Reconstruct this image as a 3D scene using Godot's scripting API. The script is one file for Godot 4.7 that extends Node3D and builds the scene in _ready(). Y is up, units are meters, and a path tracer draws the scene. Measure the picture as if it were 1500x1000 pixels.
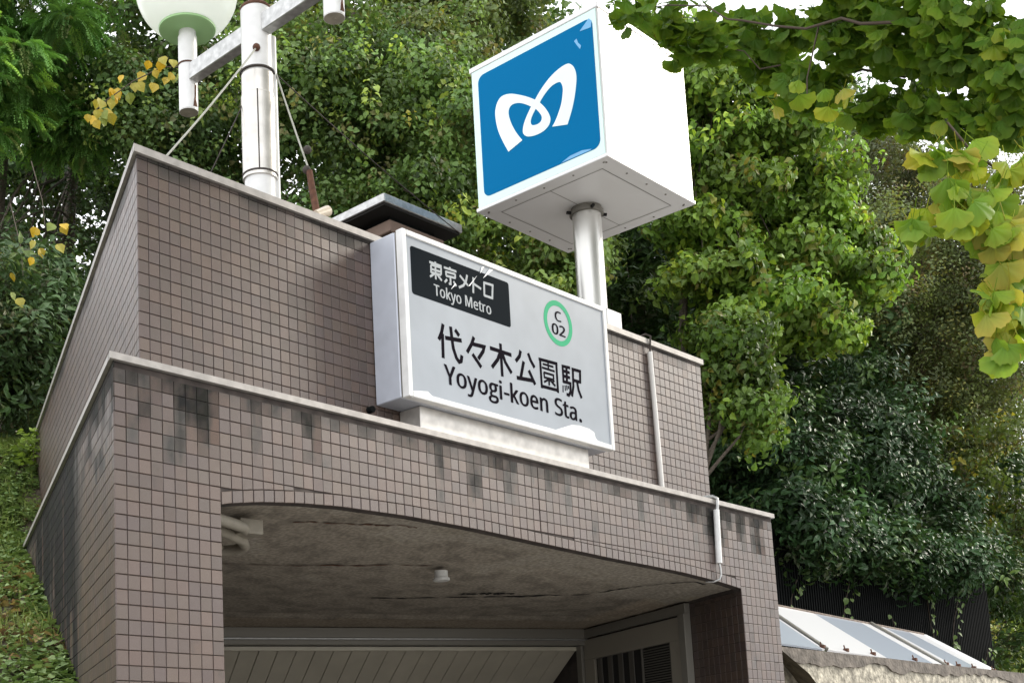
extends Node3D
# ---------------------------------------------------------------- constants of the place
const ZF := -3.5292      # plane of the lower front wall
const ZU := -3.8008      # plane of the upper front wall
const ZS := -3.6042      # plane of the sign's face
const XL := 2.414        # left front corner
const XR := 6.864        # right front corner
const OL := 2.866        # opening, left jamb
const OR := 6.464        # opening, right jamb
const D := Vector3(0.4334, 0.0, -0.9012)    # the way the skewed side walls run
const ND := Vector3(0.9012, 0.0, 0.4334)    # across them, towards the right
const TP := 0.05         # tile pitch
const CB := 3.064        # under side of the lower coping
const UB := 4.006        # under side of the upper coping
const DEPTH := 4.75
const ARCH := [[2.866, 2.628], [2.915, 2.638], [3.05, 2.660], [3.245, 2.681], [3.458, 2.695], [3.843, 2.704], [4.269, 2.700], [4.744, 2.686], [5.277, 2.672], [5.631, 2.667], [5.881, 2.662], [6.145, 2.650], [6.30, 2.640], [6.464, 2.626]]

var rng := RandomNumberGenerator.new()
var noise := FastNoiseLite.new()
var names := {}
var M := {}

# ---------------------------------------------------------------- mesh building
class MB:
	var v := PackedVector3Array()
	var n := PackedVector3Array()
	var c := PackedColorArray()
	var col := Color.WHITE
	func tri(a: Vector3, b: Vector3, d: Vector3) -> void:      # counter-clockwise seen from outside
		var m := (b - a).cross(d - a).normalized()
		v.append(a); v.append(d); v.append(b)
		for i in 3:
			n.append(m); c.append(col)
	func quad(a: Vector3, b: Vector3, d: Vector3, e: Vector3) -> void:
		var m := (d - a).cross(e - b).normalized()
		for p in [a, d, b, a, e, d]:
			v.append(p); n.append(m); c.append(col)
	func quadc(a: Vector3, b: Vector3, d: Vector3, e: Vector3, ca: Color, cb: Color, cd: Color, ce: Color) -> void:
		var m := (d - a).cross(e - b).normalized()
		for p in [a, d, b, a, e, d]:
			v.append(p); n.append(m)
		for k in [ca, cd, cb, ca, ce, cd]:
			c.append(k)
	func squad(a: Vector3, b: Vector3, d: Vector3, e: Vector3, na: Vector3, nb: Vector3, nd: Vector3, ne: Vector3) -> void:
		for p in [a, d, b, a, e, d]:
			v.append(p); c.append(col)
		for p in [na, nd, nb, na, ne, nd]:
			n.append(p)
	func box(o: Vector3, x: Vector3, y: Vector3, z: Vector3, ch := 0.0) -> void:   # o is a corner; x, y, z right-handed edges
		if ch <= 0.0:
			var p := [o, o + x, o + x + y, o + y, o + z, o + x + z, o + x + y + z, o + y + z]
			quad(p[4], p[5], p[6], p[7]); quad(p[1], p[0], p[3], p[2]); quad(p[0], p[4], p[7], p[3])
			quad(p[5], p[1], p[2], p[6]); quad(p[7], p[6], p[2], p[3]); quad(p[0], p[1], p[5], p[4])
			return
		var ux := x.normalized(); var uy := y.normalized(); var uz := z.normalized()
		var ctr := o + (x + y + z) * 0.5
		var h := [x.length() * 0.5, y.length() * 0.5, z.length() * 0.5]
		var u := [ux, uy, uz]
		for ax in 3:
			var b := (ax + 1) % 3
			var d := (ax + 2) % 3
			for s in [1.0, -1.0]:
				var f: Vector3 = ctr + u[ax] * (h[ax] * s)
				var eb: Vector3 = u[b] * (h[b] - ch)
				var ed: Vector3 = u[d] * (h[d] - ch) * s
				quad(f - eb - ed, f + eb - ed, f + eb + ed, f - eb + ed)
			for s in [1.0, -1.0]:            # bevels along axis ax
				for t in [1.0, -1.0]:
					var l: Vector3 = u[ax] * (h[ax] - ch)
					var p1: Vector3 = ctr + u[b] * (h[b] * s) + u[d] * ((h[d] - ch) * t)
					var p2: Vector3 = ctr + u[b] * ((h[b] - ch) * s) + u[d] * (h[d] * t)
					if s * t > 0: quad(p1 - l, p1 + l, p2 + l, p2 - l)
					else: quad(p1 + l, p1 - l, p2 - l, p2 + l)
	func abox(a: Vector3, b: Vector3, ch := 0.0) -> void:      # axis-aligned from corner a to corner b
		box(a, Vector3(b.x - a.x, 0, 0), Vector3(0, b.y - a.y, 0), Vector3(0, 0, b.z - a.z), ch)
	func bar(a: Vector3, b: Vector3, up: Vector3, w: float, h: float, ch := 0.0) -> void:
		var z := b - a
		var x := up.cross(z).normalized() * w
		var y := z.cross(x).normalized() * h
		box(a - x * 0.5 - y * 0.5, x, y, z, ch)
	func prism(poly: PackedVector2Array, o: Vector3, ux: Vector3, uy: Vector3, ext: Vector3) -> void:  # polygon in (ux, uy), front face at o, body back along ext
		if Geometry2D.is_polygon_clockwise(poly):
			pass
		else:
			poly.reverse()
		# now clockwise in y-down sense = counter-clockwise with y up reversed; triangulate and set by normal
		var idx := Geometry2D.triangulate_polygon(poly)
		var nn := ux.cross(uy)
		for k in range(0, idx.size(), 3):
			var a: Vector3 = o + ux * poly[idx[k]].x + uy * poly[idx[k]].y
			var b: Vector3 = o + ux * poly[idx[k + 1]].x + uy * poly[idx[k + 1]].y
			var d: Vector3 = o + ux * poly[idx[k + 2]].x + uy * poly[idx[k + 2]].y
			if (b - a).cross(d - a).dot(nn) < 0:
				var t := b
				b = d; d = t
			tri(a, b, d); tri(a + ext, d + ext, b + ext)
		var area := 0.0
		for k in poly.size():
			area += poly[k].cross(poly[(k + 1) % poly.size()])
		for k in poly.size():
			var p: Vector3 = o + ux * poly[k].x + uy * poly[k].y
			var q: Vector3 = o + ux * poly[(k + 1) % poly.size()].x + uy * poly[(k + 1) % poly.size()].y
			if area > 0: quad(p, p + ext, q + ext, q)
			else: quad(q, q + ext, p + ext, p)
	func tube(pts: Array, r0: float, r1 := -1.0, seg := 8, cap := true) -> void:
		if r1 < 0: r1 = r0
		var rings := []
		var x := Vector3.ZERO
		for i in pts.size():
			var t: Vector3 = (pts[mini(i + 1, pts.size() - 1)] - pts[maxi(i - 1, 0)]).normalized()
			if i == 0: x = t.cross(Vector3.UP if absf(t.y) < 0.95 else Vector3.RIGHT).normalized()
			else: x = (x - t * x.dot(t)).normalized()
			var y := t.cross(x)
			var r := lerpf(r0, r1, float(i) / maxf(1.0, pts.size() - 1))
			var ring := []
			for k in seg:
				var a := TAU * k / seg
				var d := x * cos(a) + y * sin(a)
				ring.append([pts[i] + d * r, d])
			rings.append(ring)
		for i in pts.size() - 1:
			for k in seg:
				var k2 := (k + 1) % seg
				var a = rings[i][k]; var b = rings[i][k2]; var d = rings[i + 1][k2]; var e = rings[i + 1][k]
				squad(a[0], b[0], d[0], e[0], a[1], b[1], d[1], e[1])
		if cap:
			for k in range(1, seg - 1):
				tri(rings[0][0][0], rings[0][k + 1][0], rings[0][k][0])
				var z = rings[pts.size() - 1]
				tri(z[0][0], z[k][0], z[k + 1][0])
	func lathe(o: Vector3, prof: Array, seg := 32) -> void:    # prof: [[r, y], ...] from the bottom up
		for i in prof.size() - 1:
			var dr: float = prof[i + 1][0] - prof[i][0]
			var dy: float = prof[i + 1][1] - prof[i][1]
			for k in seg:
				var a := TAU * k / seg
				var b := TAU * (k + 1) / seg
				var da := Vector3(cos(a), 0, -sin(a)); var db := Vector3(cos(b), 0, -sin(b))
				var na := (da * dy + Vector3(0, -dr, 0)).normalized(); var nb := (db * dy + Vector3(0, -dr, 0)).normalized()
				squad(o + da * prof[i][0] + Vector3(0, prof[i][1], 0), o + db * prof[i][0] + Vector3(0, prof[i][1], 0), o + db * prof[i + 1][0] + Vector3(0, prof[i + 1][1], 0), o + da * prof[i + 1][0] + Vector3(0, prof[i + 1][1], 0), na, nb, nb, na)
	func ball(o: Vector3, r: float, seg := 32, rows := 20, y0 := -1.0, y1 := 1.0) -> void:
		for i in rows:
			var p0 := asin(y0) + (asin(y1) - asin(y0)) * i / rows
			var p1 := asin(y0) + (asin(y1) - asin(y0)) * (i + 1) / rows
			for k in seg:
				var a := TAU * k / seg
				var b := TAU * (k + 1) / seg
				var n1 := Vector3(cos(a) * cos(p0), sin(p0), -sin(a) * cos(p0)); var n2 := Vector3(cos(b) * cos(p0), sin(p0), -sin(b) * cos(p0))
				var n3 := Vector3(cos(b) * cos(p1), sin(p1), -sin(b) * cos(p1)); var n4 := Vector3(cos(a) * cos(p1), sin(p1), -sin(a) * cos(p1))
				squad(o + n1 * r, o + n2 * r, o + n3 * r, o + n4 * r, n1, n2, n3, n4)
	func mesh() -> ArrayMesh:
		var m := ArrayMesh.new()
		if v.is_empty(): return m
		var a := []
		a.resize(Mesh.ARRAY_MAX)
		a[Mesh.ARRAY_VERTEX] = v; a[Mesh.ARRAY_NORMAL] = n; a[Mesh.ARRAY_COLOR] = c
		m.add_surface_from_arrays(Mesh.PRIMITIVE_TRIANGLES, a)
		return m

# ---------------------------------------------------------------- naming and tagging
func numbered(called: String) -> String:
	var k: int = names.get(called, 0)
	names[called] = k + 1
	return called if k == 0 else "%s_%03d" % [called, k]

func tag(o: Node, label: String, category: String, group := "") -> void:
	o.set_meta("label", label); o.set_meta("category", category)
	if group: o.set_meta("group", group)

func thing(called: String, at: Vector3, label: String, category: String, group := "") -> Node3D:
	var o := Node3D.new()
	o.name = numbered(called); add_child(o); o.position = at
	tag(o, label, category, group)
	return o

func base_of(par: Node) -> Vector3:      # where the part's parent stands in the world
	var p := Vector3.ZERO
	while par != self:
		p += par.position
		par = par.get_parent()
	return p

func part(called: String, mb: MB, mat: Material, par: Node, kind := "") -> MeshInstance3D:   # mb is in world coordinates
	var o := MeshInstance3D.new()
	o.name = called; o.mesh = mb.mesh(); o.material_override = mat
	par.add_child(o, true)
	if par != self: o.position = -base_of(par)
	if kind: o.set_meta("kind", kind)
	return o

func inst(called: String, mesh: Mesh, mat: Material, par: Node, t: Transform3D) -> MeshInstance3D:
	var o := MeshInstance3D.new()
	o.name = called; o.mesh = mesh; o.material_override = mat
	par.add_child(o, true)
	t.origin -= base_of(par)
	o.transform = t
	return o

func multi(called: String, mesh: Mesh, mat: Material, par: Node, ts: Array, cs: Array) -> MultiMeshInstance3D:
	var mm := MultiMesh.new()
	mm.transform_format = MultiMesh.TRANSFORM_3D; mm.use_colors = true
	mm.mesh = mesh; mm.instance_count = ts.size()
	for i in ts.size():
		mm.set_instance_transform(i, ts[i]); mm.set_instance_color(i, cs[i])
	var o := MultiMeshInstance3D.new()
	o.name = called; o.multimesh = mm; o.material_override = mat
	par.add_child(o, true)
	if par != self: o.position = -base_of(par)
	return o

# ---------------------------------------------------------------- materials
func lin(r: float, g: float, b: float) -> Color:
	return Color(r, g, b).linear_to_srgb()

func noise_tex(freq: float, lo: float, hi: float, sd: int, octaves := 4, kind := FastNoiseLite.TYPE_SIMPLEX_SMOOTH, size := 512) -> ImageTexture:
	var f := FastNoiseLite.new()
	f.seed = sd; f.frequency = freq; f.noise_type = kind; f.fractal_octaves = octaves
	var im := f.get_seamless_image(size, size)
	im.convert(Image.FORMAT_RGB8)
	var b := im.get_data()
	for i in b.size():
		b[i] = int(255.0 * lerpf(lo, hi, b[i] / 255.0))
	return ImageTexture.create_from_image(Image.create_from_data(size, size, false, Image.FORMAT_RGB8, b))

func bump_tex(freq: float, sd: int, strength: float, octaves := 4, size := 512) -> ImageTexture:
	var f := FastNoiseLite.new()
	f.seed = sd; f.frequency = freq; f.fractal_octaves = octaves
	var im := f.get_seamless_image(size, size)
	im.convert(Image.FORMAT_RGBA8)
	im.bump_map_to_normal_map(strength)
	return ImageTexture.create_from_image(im)

func mat(c: Color, rough := 0.7, metal := 0.0) -> StandardMaterial3D:
	var m := StandardMaterial3D.new()
	m.albedo_color = c; m.roughness = rough; m.metallic = metal
	return m

func grain(m: StandardMaterial3D, tex: Texture2D, scale: float, bump: Texture2D = null, amount := 1.0) -> StandardMaterial3D:
	m.albedo_texture = tex
	m.uv1_triplanar = true; m.uv1_world_triplanar = true; m.uv1_scale = Vector3.ONE * scale
	if bump:
		m.normal_enabled = true; m.normal_texture = bump; m.normal_scale = amount
	return m

func leafmat(rough: float, back: Color, spec := 0.5) -> StandardMaterial3D:
	var m := mat(Color.WHITE, rough)
	m.vertex_color_use_as_albedo = true
	m.cull_mode = BaseMaterial3D.CULL_DISABLED
	m.metallic_specular = spec
	m.backlight_enabled = true; m.backlight = back
	return m

func make_materials() -> void:
	var speck := noise_tex(0.06, 0.80, 1.0, 3, 5)
	var blotch := noise_tex(0.012, 0.62, 1.0, 5, 5)
	var rough_b := bump_tex(0.05, 7, 6.0, 5)
	var fine_b := bump_tex(0.12, 9, 3.0, 4)
	M.tile = grain(mat(Color.WHITE, 0.44), speck, 6.0, fine_b, 0.30)
	M.tile.metallic_specular = 0.6
	M.tile.vertex_color_use_as_albedo = true
	M.grime = []                 # the dirtier a tile, the duller it is
	for k in 5:
		var gm := grain(mat(Color.WHITE, [0.47, 0.52, 0.58, 0.66, 0.75][k]), speck, 6.0, fine_b, 0.35)
		gm.vertex_color_use_as_albedo = true
		gm.metallic_specular = [0.55, 0.49, 0.42, 0.34, 0.26][k]
		M.grime.append(gm)
	M.grout = grain(mat(lin(0.085, 0.068, 0.060), 0.95), blotch, 1.5)
	M.coping = grain(mat(lin(0.46, 0.43, 0.40), 0.5, 0.10), noise_tex(0.02, 0.82, 1.0, 11, 5), 1.3)
	M.roofing = grain(mat(lin(0.28, 0.27, 0.26), 0.9), blotch, 1.0)
	M.concrete = grain(mat(lin(0.52, 0.47, 0.395), 0.95), noise_tex(0.05, 0.66, 1.0, 21, 5), 1.3, rough_b, 0.08)
	M.concrete.vertex_color_use_as_albedo = true
	M.plaster = grain(mat(lin(0.58, 0.53, 0.43), 0.95), noise_tex(0.02, 0.7, 1.0, 23, 5), 1.4, rough_b, 0.5)
	M.dark = mat(lin(0.012, 0.011, 0.010), 0.9)
	M.black = mat(lin(0.007, 0.008, 0.008), 0.85)
	M.black.metallic_specular = 0.2
	M.rust = grain(mat(lin(0.16, 0.07, 0.04), 0.9), blotch, 6.0)
	M.steel = grain(mat(lin(0.55, 0.55, 0.54), 0.38, 0.75), noise_tex(0.02, 0.8, 1.0, 31, 4), 2.0)
	M.stainless = mat(lin(0.68, 0.67, 0.64), 0.34, 0.8)
	M.stainless2 = grain(mat(lin(0.74, 0.71, 0.66), 0.36, 0.55), noise_tex(0.01, 0.85, 1.0, 33, 3), 2.0)
	M.dullmetal = mat(lin(0.20, 0.19, 0.165), 0.45, 0.3)
	M.white = grain(mat(lin(0.82, 0.82, 0.81), 0.35), noise_tex(0.015, 0.9, 1.0, 41, 4), 1.2)
	M.offwhite = grain(mat(lin(0.70, 0.70, 0.68), 0.5), noise_tex(0.02, 0.85, 1.0, 43, 4), 2.0)
	M.greypaint = grain(mat(lin(0.34, 0.31, 0.25), 0.7), noise_tex(0.02, 0.85, 1.0, 45, 4), 1.6)
	M.signside = grain(mat(lin(0.52, 0.55, 0.62), 0.3, 0.1), noise_tex(0.008, 0.93, 1.0, 47, 3), 1.5)
	M.panel = grain(mat(lin(0.375, 0.41, 0.455), 0.3), noise_tex(0.008, 0.95, 1.0, 49, 3), 1.0)
	M.panel.metallic_specular = 0.25
	M.film = mat(lin(0.86, 0.86, 0.86), 0.35)
	M.label = mat(lin(0.006, 0.010, 0.014), 0.12)
	M.label.metallic_specular = 0.16
	M.ink = mat(lin(0.010, 0.008, 0.012), 0.7)
	M.ink.metallic_specular = 0.06
	M.silver = mat(lin(0.40, 0.43, 0.45), 0.5)
	M.silver.metallic_specular = 0.2
	M.mint = mat(lin(0.045, 0.40, 0.20), 0.5)
	M.mint.metallic_specular = 0.15
	M.blue = mat(lin(0.0, 0.155, 0.37), 0.3)
	M.blue.metallic_specular = 0.12
	M.cubewhite = mat(lin(0.84, 0.84, 0.84), 0.25)
	M.cubeface = mat(lin(0.70, 0.90, 0.86), 0.2)
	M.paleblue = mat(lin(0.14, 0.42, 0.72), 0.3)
	M.opal = mat(lin(0.96, 0.98, 0.95), 0.2)
	M.opal.backlight_enabled = true; M.opal.backlight = lin(0.98, 1.0, 0.96)
	M.holder = mat(lin(0.36, 0.60, 0.28), 0.5)
	M.cable = mat(lin(0.05, 0.04, 0.035), 0.8)
	M.wire = mat(lin(0.36, 0.36, 0.31), 0.5, 0.3)
	M.pipe = mat(lin(0.72, 0.70, 0.67), 0.45)
	M.interior = grain(mat(lin(0.58, 0.54, 0.44), 0.35), noise_tex(0.01, 0.9, 1.0, 51, 3), 1.0)
	M.poly_reflect_white = mat(lin(0.86, 0.86, 0.87), 0.15)
	M.poly_reflect_blue = mat(lin(0.46, 0.51, 0.58), 0.12)
	M.cream = grain(mat(lin(0.74, 0.68, 0.55), 0.95), noise_tex(0.025, 0.5, 1.0, 61, 6), 0.9, rough_b, 0.8)
	M.mortar = grain(mat(lin(0.23, 0.20, 0.17), 0.95), noise_tex(0.015, 0.6, 1.0, 63, 5), 1.0, rough_b, 0.4)
	M.bark = grain(mat(lin(0.22, 0.18, 0.14), 0.95), noise_tex(0.03, 0.4, 1.0, 71, 5), 3.0, rough_b, 1.0)
	M.twig = mat(lin(0.075, 0.055, 0.04), 0.9)
	M.soil = grain(mat(lin(0.16, 0.13, 0.08), 1.0), noise_tex(0.03, 0.45, 1.0, 73, 6), 0.7, rough_b, 1.5)
	M.pave = grain(mat(lin(0.42, 0.40, 0.37), 0.9), blotch, 0.5)
	M.leaf = leafmat(0.46, lin(0.8, 0.8, 0.4), 0.42)
	M.gloss = leafmat(0.38, lin(0.4, 0.4, 0.2), 0.33)
	M.needle = leafmat(0.6, lin(0.6, 0.6, 0.3), 0.3)
	M.ginkgo = leafmat(0.5, lin(0.9, 0.9, 0.35), 0.3)
	M.grass = leafmat(0.6, lin(0.6, 0.6, 0.35), 0.3)

func _ready() -> void:
	rng.seed = 20240
	noise.seed = 77; noise.frequency = 0.01; noise.fractal_octaves = 4
	# ---- camera, sky, sun, exposure
	var cam := Camera3D.new()
	cam.name = "camera"
	add_child(cam)
	cam.position = Vector3(0, 1.6, 0)
	cam.basis = Basis.from_euler(Vector3(deg_to_rad(8.495), deg_to_rad(-43.91), deg_to_rad(-2.036)), EULER_ORDER_YXZ)
	var near := 0.1
	cam.set_frustum(near * 1000.0 / 1922.1, Vector2(261.9 / 1922.1 * near, 377.1 / 1922.1 * near), near, 600.0)
	cam.current = true
	var we := WorldEnvironment.new()
	we.name = "environment"
	var env := Environment.new()
	env.background_mode = Environment.BG_SKY
	var sky := Sky.new()
	var sm := ProceduralSkyMaterial.new()
	sm.sky_top_color = Color(0.96, 0.97, 0.985); sm.sky_horizon_color = Color(0.98, 0.98, 0.985); sm.sky_curve = 0.2
	sm.ground_bottom_color = Color(0.3, 0.29, 0.27); sm.ground_horizon_color = Color(0.5, 0.5, 0.5)
	sm.sky_energy_multiplier = 1.0
	sky.sky_material = sm
	env.sky = sky
	env.tonemap_mode = Environment.TONE_MAPPER_LINEAR
	env.tonemap_exposure = 2.5
	env.sdfgi_enabled = true; env.ssao_enabled = true; env.ssil_enabled = true
	we.environment = env
	add_child(we)
	var sun := DirectionalLight3D.new()
	sun.name = "sun"
	sun.light_energy = 0.4; sun.light_color = Color(1.0, 0.97, 0.92); sun.light_angular_distance = 18.0
	sun.shadow_enabled = true
	add_child(sun)
	sun.look_at_from_position(Vector3(15.7, 10.5, 7.3), Vector3.ZERO)
	make_materials()
	build_ground()
	build_station()
	build_sign()
	build_cube()
	build_lamp()
	build_roof_things()
	build_right()
	build_trees()
	build_bank_cover()
	build_ginkgo()

# ---------------------------------------------------------------- the lie of the land
func lerp_table(tb: Array, s: float) -> float:
	if s <= tb[0][0]: return tb[0][1]
	for i in tb.size() - 1:
		if s <= tb[i + 1][0]:
			return lerpf(tb[i][1], tb[i + 1][1], (s - tb[i][0]) / (tb[i + 1][0] - tb[i][0]))
	return tb[tb.size() - 1][1]

const LEFT_BANK := [[-0.9, -0.12], [0.5, 1.75], [1.15, 2.08], [1.93, 2.43], [2.45, 2.65], [3.68, 3.13], [4.4, 3.88], [5.5, 4.3], [8.0, 4.9], [12.0, 6.2], [20.0, 8.5], [60.0, 13.0]]
const RIGHT_BANK := [[4.75, -0.12], [5.0, 2.2], [6.0, 2.35], [9.0, 2.9], [15.0, 4.6], [45.0, 9.0]]

func along(p: Vector3) -> float: return (p.x - XL) * D.x + (p.z - ZF) * D.z
func across(p: Vector3) -> float: return (p.x - XL) * ND.x + (p.z - ZF) * ND.z

func hill(x: float, z: float) -> float:
	var p := Vector3(x, 0, z)
	var w := smoothstep(3.6, 7.0, across(p))
	var h := lerpf(lerp_table(LEFT_BANK, along(p)), lerp_table(RIGHT_BANK, -z), w)
	if h > 0.3: h += 0.05 * noise.get_noise_2d(x * 60, z * 60) + 0.03 * noise.get_noise_2d(x * 220, z * 220)
	return h

func build_ground() -> void:
	var g := MB.new()
	g.quad(Vector3(-150, 0, 150), Vector3(150, 0, 150), Vector3(150, 0, -4.9), Vector3(-150, 0, -4.9))
	part("pavement", g, M.pave, self).set_meta("kind", "structure")
	var h := MB.new()
	var st := 0.3
	var nx := 190
	var nz := 150
	var hs := []
	for j in nz + 1:
		var row := PackedFloat32Array()
		for i in nx + 1: row.append(hill(-14.0 + i * st, -3.6 - j * st))
		hs.append(row)
	for j in nz:
		for i in nx:
			var a := Vector3(-14.0 + i * st, hs[j][i], -3.6 - j * st)
			var b := Vector3(a.x + st, hs[j][i + 1], a.z)
			var c := Vector3(a.x + st, hs[j + 1][i + 1], a.z - st)
			var d := Vector3(a.x, hs[j + 1][i], a.z - st)
			var inside := true
			for p in [a, b, c, d]:
				if not (across(p) > (0.17 if along(p) > 3.4 else 0.01) and across(p) < 3.99 and along(p) < 4.7): inside = false
			if inside: continue
			h.quad(a, b, c, d)
	part("hillside", h, M.soil, self).set_meta("kind", "structure")

# ---------------------------------------------------------------- tiles
var PAL := [Color(0.105, 0.070, 0.056), Color(0.114, 0.075, 0.059), Color(0.100, 0.069, 0.056), Color(0.125, 0.082, 0.063), Color(0.101, 0.070, 0.060), Color(0.093, 0.064, 0.053), Color(0.107, 0.073, 0.061), Color(0.116, 0.076, 0.059)]
const GRIME := Color(0.020, 0.020, 0.018)

func tile4(mb: MB, a: Vector3, b: Vector3, c: Vector3, d: Vector3, n: Vector3, ca: Color, cb: Color, cc: Color, cd: Color) -> void:
	var m := (a + b + c + d) * 0.25
	var q := []
	for p in [a, b, c, d]:
		var e: Vector3 = m - p
		q.append(p + e.normalized() * 0.0022)
	var back := -n * 0.0042
	var low := -n * 0.0012
	mb.quadc(q[0], q[1], q[2], q[3], ca, cb, cc, cd)
	mb.quadc(a + low, b + low, q[1], q[0], ca, cb, cb, ca)
	mb.quadc(b + low, c + low, q[2], q[1], cb, cc, cc, cb)
	mb.quadc(c + low, d + low, q[3], q[2], cc, cd, cd, cc)
	mb.quadc(d + low, a + low, q[0], q[3], cd, ca, ca, cd)
	mb.quadc(a + back, b + back, b + low, a + low, ca, cb, cb, ca)
	mb.quadc(b + back, c + back, c + low, b + low, cb, cc, cc, cb)
	mb.quadc(c + back, d + back, d + low, c + low, cc, cd, cd, cc)
	mb.quadc(d + back, a + back, a + low, d + low, cd, ca, ca, cd)

func dirty_tile(mb: MB, a: Vector3, b: Vector3, c: Vector3, d: Vector3, n: Vector3, col: Color, stain: Callable, k: float) -> void:
	var gr := (col.r + col.g + col.b) / 3.0
	col = col.lerp(Color(gr, gr * 0.95, gr * 0.88), clampf(stain.call((a + c) * 0.5) * 1.2, 0, 0.7))
	var ca := grimy(col, stain.call(a) + k); var cb := grimy(col, stain.call(b) + k); var cc := grimy(col, stain.call(c) + k); var cd := grimy(col, stain.call(d) + k)
	var back := -n * 0.0042
	mb.quadc(a + back, b + back, b, a, ca, cb, cb, ca); mb.quadc(b + back, c + back, c, b, cb, cc, cc, cb)
	mb.quadc(c + back, d + back, d, c, cc, cd, cd, cc); mb.quadc(d + back, a + back, a, d, cd, ca, ca, cd)
	var g := []
	for i in 5:
		var row := []
		for j in 5:
			var p := a.lerp(b, i / 4.0).lerp(d.lerp(c, i / 4.0), j / 4.0)
			row.append([p, grimy(col, stain.call(p) + k)])
		g.append(row)
	for i in 4:
		for j in 4:
			mb.quadc(g[i][j][0], g[i + 1][j][0], g[i + 1][j + 1][0], g[i][j + 1][0], g[i][j][1], g[i + 1][j][1], g[i + 1][j + 1][1], g[i][j + 1][1])

func grimy(c: Color, s: float) -> Color: return c.lerp(GRIME, clampf(s, 0, 1))

func stain_front(p: Vector3) -> float:
	var dd := CB - p.y
	var nz := noise.get_noise_2d(p.x * 620, p.y * 150) + 0.5 * noise.get_noise_2d(p.x * 2200, p.y * 170)
	var mid := noise.get_noise_2d(p.x * 900 + 20, p.y * 700)
	var fine := noise.get_noise_2d(p.x * 2600 + 70, p.y * 2000)
	var big := noise.get_noise_2d(p.x * 95 + 40, 7.0)
	var reach := 0.085 + 0.46 * big + 0.36 * nz + 0.10 * mid
	if p.x < 3.9: reach += 0.17 * smoothstep(3.9, 2.6, p.x)
	if p.x > 5.4: reach += 0.08 * smoothstep(5.4, 6.0, p.x)
	var s := clampf((reach - dd) / 0.24, 0, 1) * 1.2
	s = maxf(s, clampf((0.075 + 0.05 * mid - dd) / 0.07, 0, 1) * 0.75)
	s = maxf(s, clampf(mid * 1.8 + nz * 1.2 - 0.95, 0, 1) * 0.45)
	return clampf(s * (0.9 + 0.7 * fine + 0.5 * mid), 0, 0.94)

func stain_upper(p: Vector3) -> float:
	var dd := UB - p.y
	var nz := noise.get_noise_2d(p.x * 300 + 900, p.y * 400)
	return clampf((0.055 + 0.06 * nz - dd) / 0.05, 0, 1) * 0.6

func stain_side(p: Vector3) -> float:
	var t := along(p)
	var dd := CB - p.y
	var win := smoothstep(0.75, 1.2, t) * (1.0 - smoothstep(2.5, 3.1, t))
	var streak := noise.get_noise_2d(t * 1900, p.y * 110 + 50)
	var wide := noise.get_noise_2d(t * 300 + 300, p.y * 40)
	var fine := noise.get_noise_2d(t * 2600, p.y * 2200)
	var low := 1.12 - 0.3 * absf(t - 1.75)
	var s := win * clampf((low + 1.3 * streak + 0.8 * wide + 0.4 * fine - dd) / 0.3, 0, 1) * 1.05
	var near := clampf((0.22 + 0.34 * noise.get_noise_2d(t * 400, p.y * 500) - dd) / 0.2, 0, 1) * 0.85 * (1.0 - smoothstep(0.6, 1.1, t))
	return clampf(maxf(maxf(s, near), clampf((0.07 - dd) / 0.04, 0, 1) * 0.8), 0, 0.93)

func none(_p: Vector3) -> float: return 0.0

func arch(x: float) -> float: return lerp_table(ARCH, x)

func shade(c: Color, k: float) -> Color: return Color(c.r * k, c.g * k, c.b * k)

var dirty := [MB.new(), MB.new(), MB.new(), MB.new(), MB.new()]

func dirt_level(s: float) -> int:
	return 0 if s < 0.14 else 1 if s < 0.26 else 2 if s < 0.40 else 3 if s < 0.56 else 4

func tile_run(clean: MB, o: Vector3, ux: Vector3, n: Vector3, cols: int, pitch: float, y0: float, rows: int, top: float, keep: Callable, stain: Callable, tone := 1.0) -> void:
	var gap := 0.0013
	for i in cols:
		for j in rows:
			var ya := y0 + j * TP
			var yb := minf(ya + TP, top)
			if yb - ya < 0.016: continue
			var pa := o + ux * (i * pitch); pa.y = ya
			if not keep.call(pa + ux * (pitch * 0.5) + Vector3(0, (yb - ya) * 0.5, 0)): continue
			var c: Color = shade(PAL[rng.randi() % 8], tone * rng.randf_range(0.93, 1.06))
			var tilt := n * rng.randf_range(-0.0006, 0.0006)
			var a := pa + ux * gap + Vector3(0, gap, 0) + tilt
			var b := pa + ux * (pitch - gap) + Vector3(0, gap, 0) - tilt
			var d := Vector3(a.x, yb - gap, a.z) - tilt
			var e := Vector3(b.x, yb - gap, b.z) + tilt * 0.5
			var k := rng.randf_range(-0.10, 0.10)
			if stain.call((a + e) * 0.5) > 0.05 or stain.call(d) > 0.08:
				dirty_tile(dirty[dirt_level((stain.call((a + e) * 0.5) + stain.call(a) + stain.call(b) + stain.call(d) + stain.call(e)) * 0.2)], a, b, e, d, n, c, stain, k * 0.4)
				continue
			tile4(clean, a, b, e, d, n, grimy(c, stain.call(a) + k * stain.call(a)), grimy(c, stain.call(b) + k), grimy(c, stain.call(e) + k), grimy(c, stain.call(d) + k))

# ---------------------------------------------------------------- the entrance building
func plan(pts: Array) -> PackedVector2Array:
	var r := PackedVector2Array()
	for p in pts: r.append(Vector2(p.x, -p.z))
	return r

func slab(mb: MB, pts: Array, top: float, bottom: float) -> void:   # a vertical prism over a plan given by points
	mb.prism(plan(pts), Vector3(0, top, 0), Vector3.RIGHT, Vector3(0, 0, -1), Vector3(0, bottom - top, 0))

func at(x: float, z: float, t := 0.0, y := 0.0) -> Vector3:
	return Vector3(x, y, z) + D * t

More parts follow.
